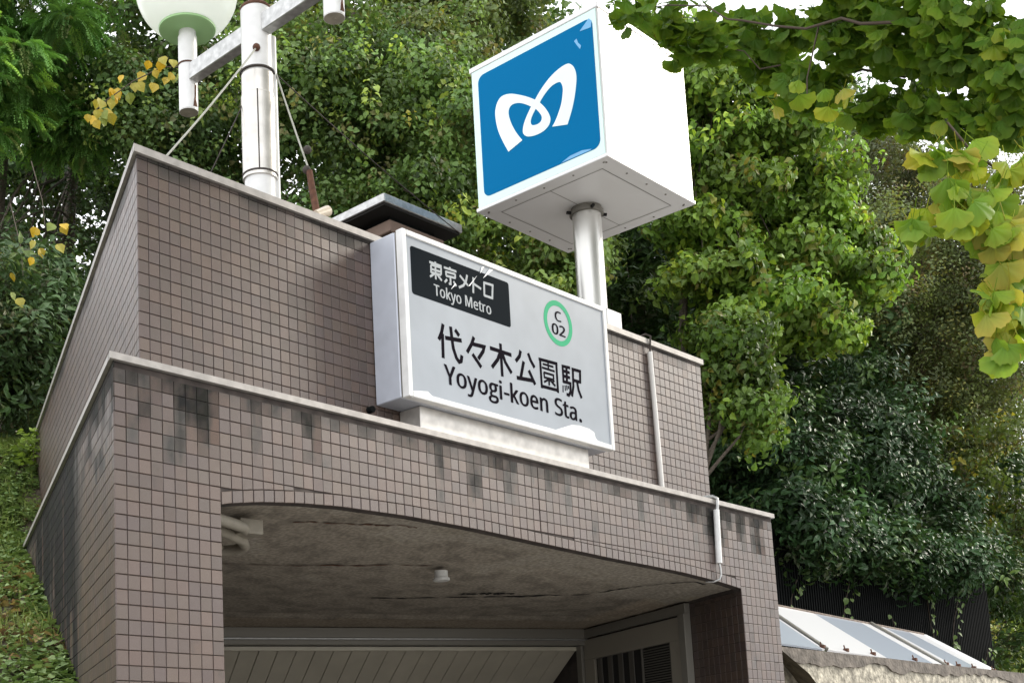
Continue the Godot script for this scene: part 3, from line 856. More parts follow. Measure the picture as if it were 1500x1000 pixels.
func build_sign() -> void:
	var x0 := 3.953; var x1 := 5.460; var y0 := 3.250; var y1 := 3.998
	var s := thing("station_sign", Vector3(4.7, y0, -3.70), "long white lightbox with the station name in black Japanese and Latin letters", "sign")
	var bd := MB.new()
	bd.abox(Vector3(x0 + 0.002, y0 + 0.004, ZU + 0.001), Vector3(x1 - 0.002, y1 - 0.003, -3.652), 0.004)
	part("body", bd, M.signside, s)
	var gr := MB.new()
	gr.abox(Vector3(x0 + 0.008, y0 + 0.008, -3.654), Vector3(x1 - 0.008, y1 - 0.008, -3.640))
	part("seam", gr, M.dullmetal, s)
	var fw := 0.026
	for fr in [[x0, y0, x0 + fw, y1], [x1 - fw, y0, x1, y1], [x0 + fw, y1 - fw, x1 - fw, y1], [x0 + fw, y0, x1 - fw, y0 + fw]]:
		var fm := MB.new()
		fm.abox(Vector3(fr[0] + 0.0003, fr[1], -3.641), Vector3(fr[2] - 0.0003, fr[3], ZS + 0.004), 0.003)
		part("frame", fm, M.white, s)
	var pn := MB.new()
	pn.abox(Vector3(x0 + fw - 0.004, y0 + fw - 0.004, -3.636), Vector3(x1 - fw + 0.004, y1 - fw + 0.004, ZS - 0.004))
	var face := part("panel", pn, M.panel, s)
	var zp := ZS - 0.004
	var o := Vector3(x0, y0, zp)
	var lb := MB.new()
	lb.prism(rounded(0.054, 0.466, 0.727, 0.684, 0.014), o + Vector3(0, 0, 0.001), Vector3.RIGHT, Vector3.UP, Vector3(0, 0, -0.001))
	part("company_label", lb, M.label, s)
	var ol := o + Vector3(0, 0, 0.001)
	glyph("letter_east", HH, 0.0105, ol, M.silver, s)
	glyph("letter_capital", II, 0.0105, ol, M.silver, s)
	glyph("letter_me", JJ, 0.0115, ol, M.silver, s)
	glyph("letter_to", KK, 0.0115, ol, M.silver, s)
	glyph("letter_ro", LL, 0.0115, ol, M.silver, s)
	words("lettering", "Tokyo Metro", 500, x0 + 0.196, x0 + 0.584, y0 + 0.494, 0.050, zp + 0.001, M.silver, s)
	var tw := MB.new()  # light reflections and tears of the wrinkled label, built as white slivers
	for w in WW: outline(tw, w, ol, 0.003)
	part("glints_and_tears", tw, M.film, s)
	var black: Material = M.ink
	glyph("letter_yo", AA, 0.0185, o, black, s)
	glyph("letter_repeat", BB, 0.0185, o, black, s)
	glyph("letter_tree", DD, 0.0185, o, black, s)
	glyph("letter_public", EE, 0.0185, o, black, s)
	glyph("letter_garden", FF, 0.0155, o, black, s)
	glyph("letter_garden", FG, 0.0105, o, black, s)
	glyph("letter_station", GG, 0.0150, o, black, s)
	glyph("letter_station", GH, 0.0075, o, black, s)
	words("lettering", "Yoyogi-koen Sta.", 550, x0 + 0.240, x0 + 1.243, y0 + 0.103, 0.086, zp, black, s)
	# round line mark: a green ring with two rows of print
	var rc := o + Vector3(1.100, 0.573, 0)
	var rg := MB.new()
	for k in 48:
		var a := TAU * k / 48; var b := TAU * (k + 1) / 48
		var e := Vector3(cos(a), sin(a), 0); var f := Vector3(cos(b), sin(b), 0)
		var up := Vector3(0, 0, 0.001)
		rg.quad(rc + e * 0.088 + up, rc + e * 0.114 + up, rc + f * 0.114 + up, rc + f * 0.088 + up)
		rg.quad(rc + e * 0.114 + up, rc + e * 0.114, rc + f * 0.114, rc + f * 0.114 + up)
	part("line_ring", rg, M.mint, s)
	words("lettering", "C", 700, rc.x - 0.022, rc.x + 0.026, rc.y + 0.010, 0.050, zp, black, s)
	words("lettering", "02", 700, rc.x - 0.052, rc.x + 0.052, rc.y - 0.060, 0.052, zp, black, s)
	for w in PATCH:
		var pf := MB.new()
		outline(pf, w, o, 0.002)
		part("film_patch", pf, M.film, s)
	# steel box that carries the sign on the ledge
	var sb := MB.new()
	sb.abox(Vector3(4.100, 3.0885, ZU + 0.001), Vector3(5.335, y0 + 0.003, -3.675), 0.004)
	part("bracket_box", sb, M.stainless2, s)
	for bx in [[4.103, 4.109], [5.325, 5.331]]:
		var sc := MB.new()
		sc.tube([Vector3(bx[0] + 0.02, 3.115, -3.678), Vector3(bx[0] + 0.02, 3.115, -3.672)], 0.004, -1, 8)
		part("screw", sc, M.dark, s)

# ---------------------------------------------------------------- the cube sign on its pole
const EM1 := [[0.298, 0.334, 0.419, 0.370], [0.259, 0.417, 0.376, 0.438], [0.225, 0.506, 0.341, 0.512], [0.207, 0.590, 0.322, 0.573], [0.205, 0.667, 0.318, 0.619], [0.227, 0.726, 0.335, 0.651], [0.269, 0.754, 0.371, 0.657], [0.336, 0.744, 0.421, 0.640], [0.416, 0.702, 0.475, 0.604], [0.491, 0.653, 0.507, 0.577], [0.543, 0.612, 0.507, 0.576]]
const EM2 := [[0.580, 0.577, 0.544, 0.546], [0.619, 0.523, 0.567, 0.515], [0.648, 0.466, 0.586, 0.481], [0.657, 0.419, 0.589, 0.458], [0.634, 0.381, 0.579, 0.440], [0.582, 0.362, 0.553, 0.432], [0.514, 0.364, 0.523, 0.436], [0.459, 0.382, 0.507, 0.444], [0.429, 0.417, 0.497, 0.463], [0.435, 0.466, 0.501, 0.491], [0.460, 0.515, 0.521, 0.520], [0.507, 0.576, 0.544, 0.546]]
const EM3 := [[0.543, 0.612, 0.580, 0.577], [0.595, 0.662, 0.617, 0.612], [0.666, 0.712, 0.670, 0.645], [0.736, 0.741, 0.713, 0.655], [0.794, 0.751, 0.746, 0.652], [0.835, 0.743, 0.762, 0.634], [0.869, 0.700, 0.771, 0.597], [0.882, 0.636, 0.765, 0.548], [0.871, 0.554, 0.749, 0.490], [0.847, 0.463, 0.721, 0.436], [0.817, 0.389, 0.693, 0.393], [0.788, 0.332, 0.668, 0.366]]

func smooth_pairs(a: Array) -> Array:      # the outline's points with a spline laid through them
	var r := []
	for i in a.size() - 1:
		var p0 = a[maxi(i - 1, 0)]; var p1 = a[i]; var p2 = a[i + 1]; var p3 = a[mini(i + 2, a.size() - 1)]
		for k in 4:
			var t := k / 4.0
			var q := []
			for c in 4: q.append(cubic_interpolate(p1[c], p2[c], p0[c], p3[c], t))
			r.append(q)
	r.append(a[-1])
	return r

func build_cube() -> void:
	var w := 0.8911
	var yaw := deg_to_rad(0.744)
	var u := Vector3(cos(yaw), 0, -sin(yaw))
	var v := Vector3(-sin(yaw), 0, -cos(yaw))
	var m := Vector3(5.684, 4.9186, -3.6737)
	var ctr := m + (u + v) * (w / 2)
	var foot := Vector3(ctr.x, 4.0, ctr.z)
	var s := thing("cube_sign", foot, "big white cube sign with a blue face and white emblem on a steel pole", "sign")
	var pl := MB.new()
	pl.tube([Vector3(foot.x, 3.95, foot.z), Vector3(foot.x, 4.9, foot.z)], 0.083, 0.083, 40)
	part("pole", pl, M.stainless, s)
	var rg := MB.new()
	rg.lathe(Vector3(foot.x, 4.874, foot.z), [[0.084, 0.0], [0.098, 0.004], [0.098, 0.022], [0.088, 0.030], [0.088, 0.046]], 40)
	part("collar", rg, M.dullmetal, s)
	for a in [0.6, 2.2, 3.7, 5.3]:
		var bt := MB.new()
		bt.tube([Vector3(foot.x, 4.886, foot.z) + Vector3(cos(a), 0, sin(a)) * 0.09, Vector3(foot.x, 4.886, foot.z) + Vector3(cos(a), 0, sin(a)) * 0.122], 0.010, -1, 8)
		part("bolt", bt, M.dark, s)
	var bs := MB.new()
	bs.abox(Vector3(foot.x - 0.16, 3.97, foot.z - 0.16), Vector3(foot.x + 0.16, 3.995, foot.z + 0.16), 0.003)
	part("base_plate", bs, M.steel, s)
	var o := m + v * w           # far left lower corner; edges u, up, -v are right-handed
	var bd := MB.new()
	bd.box(o + Vector3(0, 0.02, 0) + u * 0.004 + v * -0.004, u * (w - 0.008), Vector3(0, w - 0.04, 0), -v * (w - 0.008), 0.004)
	part("body", bd, M.cubewhite, s)
	for lv in [[0.0, 0.022, "bottom_rim"], [w - 0.024, w + 0.006, "top_cap"]]:
		var cp := MB.new()
		cp.box(o + Vector3(0, lv[0], 0) - u * 0.006 + v * 0.006, u * (w + 0.012), Vector3(0, lv[1] - lv[0], 0), -v * (w + 0.012), 0.003)
		part(lv[2], cp, M.cubewhite, s)
	# underside: an inset service plate shown by its open joints
	var sm := MB.new()
	var k := 0.095
	for e in [[k, k, w - k, k + 0.005], [k, w - k - 0.005, w - k, w - k], [k, k, k + 0.005, w - k], [w - k - 0.005, k, w - k, w - k], [k, w / 2 - 0.002, w - k, w / 2 + 0.002]]:
		sm.quad(o + u * e[0] - v * e[3] + Vector3(0, -0.0012, 0), o + u * e[0] - v * e[1] + Vector3(0, -0.0012, 0), o + u * e[2] - v * e[1] + Vector3(0, -0.0012, 0), o + u * e[2] - v * e[3] + Vector3(0, -0.0012, 0))
	part("service_joint", sm, M.dullmetal, s)
	for i in 5:
		for q in [[0.04, 0.05 + i * (w - 0.1) / 4], [w - 0.04, 0.05 + i * (w - 0.1) / 4], [0.05 + i * (w - 0.1) / 4, w - 0.04], [0.05 + i * (w - 0.1) / 4, 0.04]]:
			var rv := MB.new()
			rv.lathe(o + u * q[0] - v * q[1] + Vector3(0, -0.003, 0), [[0.0, 0.0], [0.006, 0.0], [0.006, 0.004]], 8)
			part("rivet", rv, M.dullmetal, s)
	# left face: pale panel, blue field with rounded corners, white emblem
	var fp := func(a: float, b: float, e: float) -> Vector3: return o - v * a + Vector3(0, b, 0) - u * e
	var f1 := MB.new()
	f1.prism(rounded(0.010, 0.024, w - 0.010, w - 0.026, 0.004), o - u * 0.002, -v, Vector3.UP, u * 0.008)
	part("face_panel", f1, M.cubeface, s)
	var f2 := MB.new()
	f2.prism(rounded(0.056, 0.070, w - 0.034, w - 0.068, 0.045), o - u * 0.004, -v, Vector3.UP, u * 0.002)
	part("blue_field", f2, M.blue, s)
	var em := MB.new()
	var sc := 0.83333
	for run in [EM1, EM2, EM3]:
		var r := smooth_pairs(run)
		for i in r.size() - 1:
			var a: Vector3 = fp.call(r[i][0] * sc, r[i][1] * sc, 0.0056); var b: Vector3 = fp.call(r[i][2] * sc, r[i][3] * sc, 0.0056)
			var d: Vector3 = fp.call(r[i + 1][2] * sc, r[i + 1][3] * sc, 0.0056); var e: Vector3 = fp.call(r[i + 1][0] * sc, r[i + 1][1] * sc, 0.0056)
			if (b - a).cross(d - a).dot(-u) > 0: em.quad(a, b, d, e)
			else: em.quad(e, d, b, a)
			em.quad(a, e, e + u * 0.0016, a + u * 0.0016); em.quad(d, b, b + u * 0.0016, d + u * 0.0016)
	em.quad(fp.call(0.543 * sc, 0.612 * sc, 0.0056), fp.call(0.507 * sc, 0.576 * sc, 0.0056), fp.call(0.544 * sc, 0.546 * sc, 0.0056), fp.call(0.580 * sc, 0.577 * sc, 0.0056))
	part("emblem", em, mat(lin(0.78, 0.93, 0.91), 0.25), s)
	var pf := MB.new()          # leaf reflections and peeling film, put on as pale flakes
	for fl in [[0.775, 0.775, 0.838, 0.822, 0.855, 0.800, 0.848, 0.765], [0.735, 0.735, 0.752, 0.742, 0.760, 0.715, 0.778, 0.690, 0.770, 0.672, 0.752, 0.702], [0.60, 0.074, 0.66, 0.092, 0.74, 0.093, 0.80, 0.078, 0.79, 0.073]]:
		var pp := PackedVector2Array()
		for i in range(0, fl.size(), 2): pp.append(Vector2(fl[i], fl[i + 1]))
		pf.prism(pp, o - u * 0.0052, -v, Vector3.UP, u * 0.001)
	part("pale_flakes", pf, M.paleblue, s)
	# right face: plain white acrylic between thin edge strips
	var f3 := MB.new()
	f3.prism(rounded(0.008, 0.024, w - 0.010, w - 0.026, 0.004), m - v * 0.002, u, Vector3.UP, v * 0.006)
	part("white_panel", f3, M.cubewhite, s)

# ---------------------------------------------------------------- globe lamp on the roof
func build_lamp() -> void:
	var px := 3.650; var pz := -4.167
	var s := thing("lamp_post", Vector3(px, 3.98, pz), "white two-armed lamp post with round globes held by guy wires", "lamp")
	var po := MB.new()
	po.tube([Vector3(px, 3.97, pz), Vector3(px, 5.155, pz)], 0.070, 0.070, 36)
	part("post", po, M.white, s)
	var sl := MB.new()
	sl.lathe(Vector3(px, 4.33, pz), [[0.070, 0.0], [0.078, 0.002], [0.078, 0.395], [0.074, 0.400], [0.074, 0.500], [0.070, 0.502]], 36)
	part("sleeve", sl, M.stainless2, s)
	for ry in [4.838, 4.345]:
		var rg := MB.new()
		rg.lathe(Vector3(px, ry, pz), [[0.074, 0.0], [0.081, 0.002], [0.081, 0.009], [0.074, 0.011]], 36)
		part("ring_clamp", rg, M.cable, s)
	var sm := MB.new()
	sm.abox(Vector3(px - 0.055, 4.35, pz + 0.054), Vector3(px - 0.052, 4.73, pz + 0.0605))
	part("sleeve_seam", sm, M.cable, s)
	var cp := MB.new()
	cp.lathe(Vector3(px, 5.150, pz), [[0.071, 0.0], [0.0725, 0.004], [0.0725, 0.012], [0.066, 0.020], [0.0, 0.026]], 36)
	part("post_cap", cp, M.rust, s)
	var pb := MB.new()
	pb.tube([Vector3(px + 0.062, 4.0, pz + 0.035), Vector3(px + 0.062, 5.03, pz + 0.035)], 0.020, 0.020, 14)
	part("cable_tube", pb, M.white, s)
	for side in [1.0, -1.0]:
		var zt: float = pz + side * 0.508
		var am := MB.new()
		am.bar(Vector3(px, 5.060, pz + side * 0.066), Vector3(px, 5.060, zt - side * 0.040), Vector3.UP, 0.055, 0.088, 0.004)
		part("arm", am, M.steel, s)
		var dt := MB.new()
		dt.tube([Vector3(px, 4.872, zt), Vector3(px, 5.262, zt)], 0.046, 0.046, 28)
		dt.tube([Vector3(px, 5.262, zt), Vector3(px, 5.325, zt)], 0.042, 0.042, 28)
		part("drop_tube", dt, M.white, s)
		var ec := MB.new()
		ec.lathe(Vector3(px, 4.868, zt), [[0.0, 0.0], [0.006, 0.0], [0.007, 0.003], [0.044, 0.003], [0.0465, 0.008]], 28)
		part("end_cap", ec, M.greypaint, s)
		var rr := MB.new()
		rr.lathe(Vector3(px, 5.110, zt), [[0.046, 0.0], [0.050, 0.001], [0.050, 0.007], [0.046, 0.008]], 28)
		part("tube_ring", rr, M.rust, s)
		var ru := MB.new()
		ru.prism(PackedVector2Array([Vector2(-0.012, 0.0), Vector2(0.012, 0.002), Vector2(0.005, 0.04), Vector2(0.008, 0.11), Vector2(-0.002, 0.12), Vector2(-0.004, 0.05)]), Vector3(px + 0.004, 4.885, zt + 0.0466), Vector3.RIGHT, Vector3.UP, Vector3(0, 0, -0.0015))
		part("rust_stain", ru, M.rust, s)
		var hd := MB.new()
		hd.lathe(Vector3(px, 5.290, zt), [[0.042, 0.0], [0.125, 0.004], [0.137, 0.008], [0.139, 0.020], [0.120, 0.024]], 40)
		part("globe_holder", hd, M.holder, s)
		var gl := MB.new()
		gl.ball(Vector3(px, 5.516, zt), 0.251, 40, 24, -0.845, 1.0)
		part("globe", gl, M.opal, s)
	# guys
	var gw := [[Vector3(px - 0.045, 4.935, pz + 0.055), Vector3(2.872, 4.045, ZU - 0.06), 0.0042, M.wire], [Vector3(px + 0.07, 4.905, pz + 0.03), Vector3(3.715, 4.30, -3.915), 0.0042, M.wire], [Vector3(px + 0.07, 4.915, pz - 0.01), Vector3(5.55, 4.775, -4.61), 0.003, M.cable], [Vector3(px - 0.06, 4.70, pz - 0.03), Vector3(3.30, 4.03, -4.3), 0.0028, M.cable]]
	for g in gw:
		var gm := MB.new()
		var pts := []
		for i in 9:
			var f := i / 8.0
			pts.append(g[0].lerp(g[1], f) + Vector3(0, -0.02 * sin(PI * f) * (g[0] - g[1]).length() / 2.0, 0))
		gm.tube(pts, g[2], -1, 6)
		part("guy_wire", gm, g[3], s)
	for y in [Vector3(2.880, 4.055, ZU - 0.062), Vector3(px - 0.05, 4.93, pz + 0.056), Vector3(px + 0.07, 4.90, pz + 0.03)]:
		var an := MB.new()
		an.ball(y, 0.018, 10, 6)
		part("wire_clip", an, M.rust, s)
	var tb := MB.new()           # rusty turnbuckle and china insulator at the foot of the middle guy
	tb.tube([Vector3(3.715, 4.30, -3.915), Vector3(3.718, 4.22, -3.905), Vector3(3.722, 4.10, -3.885), Vector3(3.724, 4.03, -3.87)], 0.014, 0.018, 10)
	part("turnbuckle", tb, M.rust, s)
	for y in [4.40, 4.31]:
		var bl := MB.new()
		bl.ball(Vector3(3.712, y, -3.93 + (y - 4.3) * 0.1), 0.019, 10, 6)
		part("wire_clip", bl, M.cable, s)
	var ins := MB.new()
	ins.tube([Vector3(3.70, 4.075, -3.868), Vector3(3.78, 4.12, -3.875)], 0.020, 0.024, 12)
	ins.tube([Vector3(3.70, 4.055, -3.85), Vector3(3.735, 4.035, -3.85)], 0.018, 0.022, 12)
	part("insulator", ins, mat(lin(0.55, 0.47, 0.36), 0.4), s)

# ---------------------------------------------------------------- roof vent and the small post
func build_roof_things() -> void:
	var s := thing("roof_vent", Vector3(5.24, 3.98, -4.8), "grey metal capped vent on a brown collar on the roof behind the sign", "vent")
	var cp := MB.new()
	cp.abox(Vector3(4.917, 4.777, -5.02), Vector3(5.567, 4.826, -4.6), 0.004)
	part("cap", cp, M.steel, s)
	var un := MB.new()
	un.abox(Vector3(4.93, 4.765, -5.005), Vector3(5.555, 4.776, -4.613))
	part("cap_underside", un, M.dark, s)
	var co := MB.new()
	co.abox(Vector3(5.02, 4.655, -4.97), Vector3(5.47, 4.725, -4.66), 0.005)
	part("collar", co, mat(lin(0.20, 0.14, 0.11), 0.8), s)
	var sh := MB.new()
	sh.abox(Vector3(5.06, 4.72, -4.94), Vector3(5.43, 4.766, -4.70))
	sh.abox(Vector3(5.05, 3.975, -4.95), Vector3(5.44, 4.656, -4.69))
	part("shaft", sh, M.black, s)
	var b := thing("junction_post", Vector3(6.13, 3.98, -4.0), "small white metal box standing on the roof edge right of the long sign", "box")
	var bm := MB.new()
	bm.abox(Vector3(6.072, 3.975, -4.09), Vector3(6.222, 4.268, -4.0), 0.006)
	part("casing", bm, M.white, b)
	var hg := MB.new()
	hg.abox(Vector3(6.058, 4.18, -4.05), Vector3(6.071, 4.235, -4.02), 0.002)
	hg.tube([Vector3(6.0705, 4.15, -4.03), Vector3(6.062, 4.15, -4.03)], 0.006, -1, 8)
	part("latch", hg, M.dullmetal, b)

# ---------------------------------------------------------------- covered stair to the right, and the fence behind it
func build_right() -> void:
	var s := thing("stair_cover", Vector3(9.0, 0, -4.2), "low lean-to glazed roof on a peeling cream concrete wall beside the entrance", "shelter")
	var wl := MB.new()
	wl.abox(Vector3(6.95, -0.02, -3.97), Vector3(13.2, 2.335, -3.805))
	part("wall", wl, M.cream, s)
	var cpg := MB.new()           # mortar capping that hangs down in a ragged edge over the paint
	var pg := PackedVector2Array([Vector2(13.22, 2.372), Vector2(6.94, 2.388)])
	var x := 6.94
	while x < 13.22:
		pg.append(Vector2(x, 2.322 - 0.008 * (x - 7) + clampf(0.085 * noise.get_noise_1d(x * 95), -0.02, 0.035) + 0.03 * noise.get_noise_1d(x * 330)))
		x += 0.035
	cpg.prism(pg, Vector3(0, 0, -3.792), Vector3.RIGHT, Vector3.UP, Vector3(0, 0, -0.012))
	cpg.abox(Vector3(6.94, 2.336, -3.99), Vector3(13.22, 2.383, -3.806))
	part("mortar_cap", cpg, M.mortar, s)
	# sheets: run from the eaves up to the ridge, leaning the way the stair walls lean
	var zb := -3.84; var zt := -4.62
	var lean := 0.60
	var yb := func(xx: float) -> float: return 2.405 - 0.013 * (xx - 7.4)
	var yt := func(xx: float) -> float: return 2.845 - 0.024 * (xx - 8.9)
	var sheets := [[6.95, 7.38, 0], [7.385, 7.98, 1], [7.985, 8.02, 0], [8.06, 8.92, 0], [8.925, 9.72, 1], [9.725, 9.90, 0], [9.93, 10.14, 0], [10.145, 10.62, 1], [10.625, 10.95, 0]]  # white and blue-grey stripes: sky and tree reflections put into the sheet colour
	for sh in sheets:
		var m := MB.new()
		var p := []
		for q in [[sh[0], false], [sh[1], false], [sh[1] + lean, true], [sh[0] + lean, true]]:
			var xx: float = q[0]
			p.append(Vector3(xx, yt.call(xx) if q[1] else yb.call(xx), zt if q[1] else zb))
		var n: Vector3 = (p[1] - p[0]).cross(p[3] - p[0]).normalized() * 0.012
		m.quad(p[0] + n, p[1] + n, p[2] + n, p[3] + n); m.quad(p[3], p[2], p[1], p[0])
		for i in 4:
			var j := (i + 1) % 4
			m.quad(p[i], p[j], p[j] + n, p[i] + n)
		part("roof_sheet", m, M.poly_reflect_blue if sh[2] == 1 else M.poly_reflect_white, s)
	for bx in [8.04, 9.915]:
		var b := MB.new()
		b.bar(Vector3(bx, yb.call(bx) + 0.012, zb + 0.01), Vector3(bx + lean, yt.call(bx) + 0.012, zt), Vector3.UP, 0.022, 0.022, 0.003)
		part("glazing_bar", b, M.dullmetal, s)
	var rd := MB.new()
	rd.bar(Vector3(6.95, yt.call(6.95) + 0.005, zt - 0.03), Vector3(11.56, yt.call(11.56) + 0.005, zt - 0.03), Vector3.UP, 0.07, 0.045, 0.006)
	part("ridge", rd, grain(mat(lin(0.24, 0.18, 0.14), 0.8), noise_tex(0.02, 0.6, 1.0, 81, 4), 2.0), s)
	var hp := MB.new()
	hp.bar(Vector3(10.97, yb.call(10.97) + 0.004, zb), Vector3(11.56, yt.call(11.56) + 0.004, zt), Vector3.UP, 0.03, 0.03, 0.003)
	part("end_trim", hp, M.white, s)
	for k in 9:
		var cx: float = [7.30, 8.02, 8.35, 8.75, 9.42, 9.98, 10.2, 10.5, 10.9][k]
		var cl := MB.new()
		cl.box(Vector3(cx, yb.call(cx) + 0.016, zb - 0.03), Vector3(0.03, 0, 0), Vector3(0, 0.025, 0), Vector3(0, 0, 0.03), 0.003)
		cl.tube([Vector3(cx + 0.012, yb.call(cx) + 0.03, zb - 0.02), Vector3(cx + 0.018, yb.call(cx) + 0.062, zb - 0.03)], 0.005, -1, 6)
		part("clip", cl, M.rust, s)
	var f := thing("bar_fence", Vector3(12.9, 2.2, -5.45), "tall black fence of thin upright bars behind the glazed roof", "fence")
	var bar := MB.new()
	bar.abox(Vector3(-0.009, 0, -0.009), Vector3(0.009, 1.62, 0.009))
	var bmesh := bar.mesh()
	var fx := 10.2
	var k := 0
	while fx < 15.45:
		inst("bar", bmesh, M.black, f, Transform3D(Basis.IDENTITY, Vector3(fx, 2.15, -5.45)))
		fx += 0.046
		k += 1
	for ry in [2.42, 3.70]:
		var rl := MB.new()
		rl.abox(Vector3(10.1, ry, -5.475), Vector3(15.46, ry + 0.04, -5.4605))
		part("rail", rl, M.black, f)
	for pxx in [10.15, 12.1, 14.0, 15.42]:
		var pm := MB.new()
		pm.abox(Vector3(pxx, 1.9, -5.53), Vector3(pxx + 0.06, 3.78, -5.476))
		part("post", pm, M.black, f)
	var bk := MB.new()  # near-black sheet, stands in for the dark shade behind the bars
	bk.abox(Vector3(10.1, 2.0, -5.56), Vector3(15.4, 3.62, -5.54))
	part("dark_backing", bk, mat(lin(0.008, 0.009, 0.007), 0.95), f)

# ---------------------------------------------------------------- foliage
func rv() -> Vector3:
	var z := rng.randf_range(-1, 1)
	var a := rng.randf() * TAU
	var r := sqrt(1 - z * z)
	return Vector3(r * cos(a), z, r * sin(a))

func leaf(mb: MB, base: Vector3, dir: Vector3, nrm: Vector3, ln: float, wd: float, fold := 0.18, droop := 0.15) -> void:
	dir = dir.normalized()
	var sd := dir.cross(nrm).normalized()
	nrm = sd.cross(dir).normalized()
	var mid := base + dir * (ln * 0.5)
	var tip := base + dir * ln - nrm * (ln * droop)
	for s in [1.0, -1.0]:
		var a: Vector3 = base + dir * (ln * 0.16) + sd * (wd * 0.38 * s) + nrm * (wd * fold)
		var b: Vector3 = base + dir * (ln * 0.48) + sd * (wd * 0.5 * s) + nrm * (wd * fold)
		if s > 0:
			mb.tri(base, mid, a); mb.tri(a, mid, b); mb.tri(b, mid, tip)
		else:
			mb.tri(base, a, mid); mb.tri(a, b, mid); mb.tri(b, tip, mid)

func sprig(kind: String) -> ArrayMesh:
	var mb := MB.new()
	if kind == "broad" or kind == "lime" or kind == "gloss" or kind == "small":
		var n: int = {"broad": 9, "lime": 9, "gloss": 11, "small": 14}[kind]
		var ln: float = {"broad": 0.068, "lime": 0.082, "gloss": 0.066, "small": 0.036}[kind]
		var wr: float = {"broad": 0.86, "lime": 0.66, "gloss": 0.42, "small": 0.55}[kind]
		var droop: float = {"broad": 0.55, "lime": 0.85, "gloss": 0.15, "small": 0.25}[kind]
		var st: float = {"broad": 0.20, "lime": 0.24, "gloss": 0.17, "small": 0.16}[kind]
		for i in n:
			var f := (i + 0.5) / n
			var az := i * 2.4 + rng.randf() * 0.8
			var rad := Vector3(cos(az), 0, sin(az))
			var base := Vector3(0, f * st, 0) + rad * 0.035 * rng.randf_range(0.5, 1.6)
			var dir := rad * rng.randf_range(0.6, 1.0) + Vector3(0, rng.randf_range(0.5, 0.1) - droop, 0)
			var nrm := Vector3(0, 1, 0) + rad * 0.5 + rv() * 0.45
			mb.col = Color.WHITE * rng.randf_range(0.80, 1.0)
			mb.col.a = 1
			var l := ln * rng.randf_range(0.7, 1.2)
			leaf(mb, base, dir, nrm, l, l * wr, 0.16, 0.2)
		mb.col = Color(0.7, 0.5, 0.5)
		mb.tube([Vector3.ZERO, Vector3(0, st, 0)], 0.0022, 0.001, 3, false)
	elif kind == "frond":        # flat drooping cypress spray
		for i in 11:
			var f := (i + 0.5) / 11.0
			var p := Vector3(0, 0.30 * f, -0.10 * f * f)
			for s in [-1.0, 1.0]:
				var ln := 0.12 * (1.0 - 0.65 * f) * rng.randf_range(0.8, 1.15)
				var tip := p + Vector3(s * ln * 0.8, ln * 0.62, -0.03 * rng.randf() - 0.02)
				mb.col = Color.WHITE * rng.randf_range(0.75, 1.0); mb.col.a = 1
				var w := Vector3(0, 0.011, 0.002)
				mb.tri(p - w, p + w, tip)
				var md := p.lerp(tip, 0.5)
				var t2 := md + Vector3(s * ln * 0.12, ln * 0.42, -0.012)
				mb.tri(md - Vector3(s * 0.009, 0, 0), md + Vector3(s * 0.009, 0, 0), t2)
				var t3 := md + Vector3(s * ln * 0.45, -ln * 0.02, -0.014)
				mb.tri(md - Vector3(0, 0.008, 0), md + Vector3(0, 0.008, 0), t3)
		mb.tri(Vector3(-0.005, 0, 0), Vector3(0.005, 0, 0), Vector3(0, 0.36, -0.12))
	elif kind == "herb":
		for i in 7:
			var az := i * 2.4
			var rad := Vector3(cos(az), 0, sin(az))
			mb.col = Color.WHITE * rng.randf_range(0.75, 1.0); mb.col.a = 1
			leaf(mb, Vector3(0, 0.02 + 0.012 * i, 0) + rad * 0.02, rad + Vector3(0, rng.randf_range(-0.1, 0.5), 0), Vector3(0, 1, 0) + rv() * 0.3, 0.06 * rng.randf_range(0.6, 1.1), 0.05, 0.12, 0.2)
	elif kind == "grass":
		for i in 9:
			var az := rng.randf() * TAU
			var rad := Vector3(cos(az), 0, sin(az))
			var sd := Vector3(-sin(az), 0, cos(az)) * 0.004
			var h := rng.randf_range(0.05, 0.16)
			var b := rad * 0.02
			var m := b + rad * h * 0.25 + Vector3(0, h * 0.7, 0)
			var t := m + rad * h * 0.4 + Vector3(0, h * 0.12, 0)
			mb.col = Color.WHITE * rng.randf_range(0.7, 1.0); mb.col.a = 1
			mb.quad(b - sd, b + sd, m + sd * 0.8, m - sd * 0.8); mb.tri(m - sd * 0.8, m + sd * 0.8, t)
	return mb.mesh()

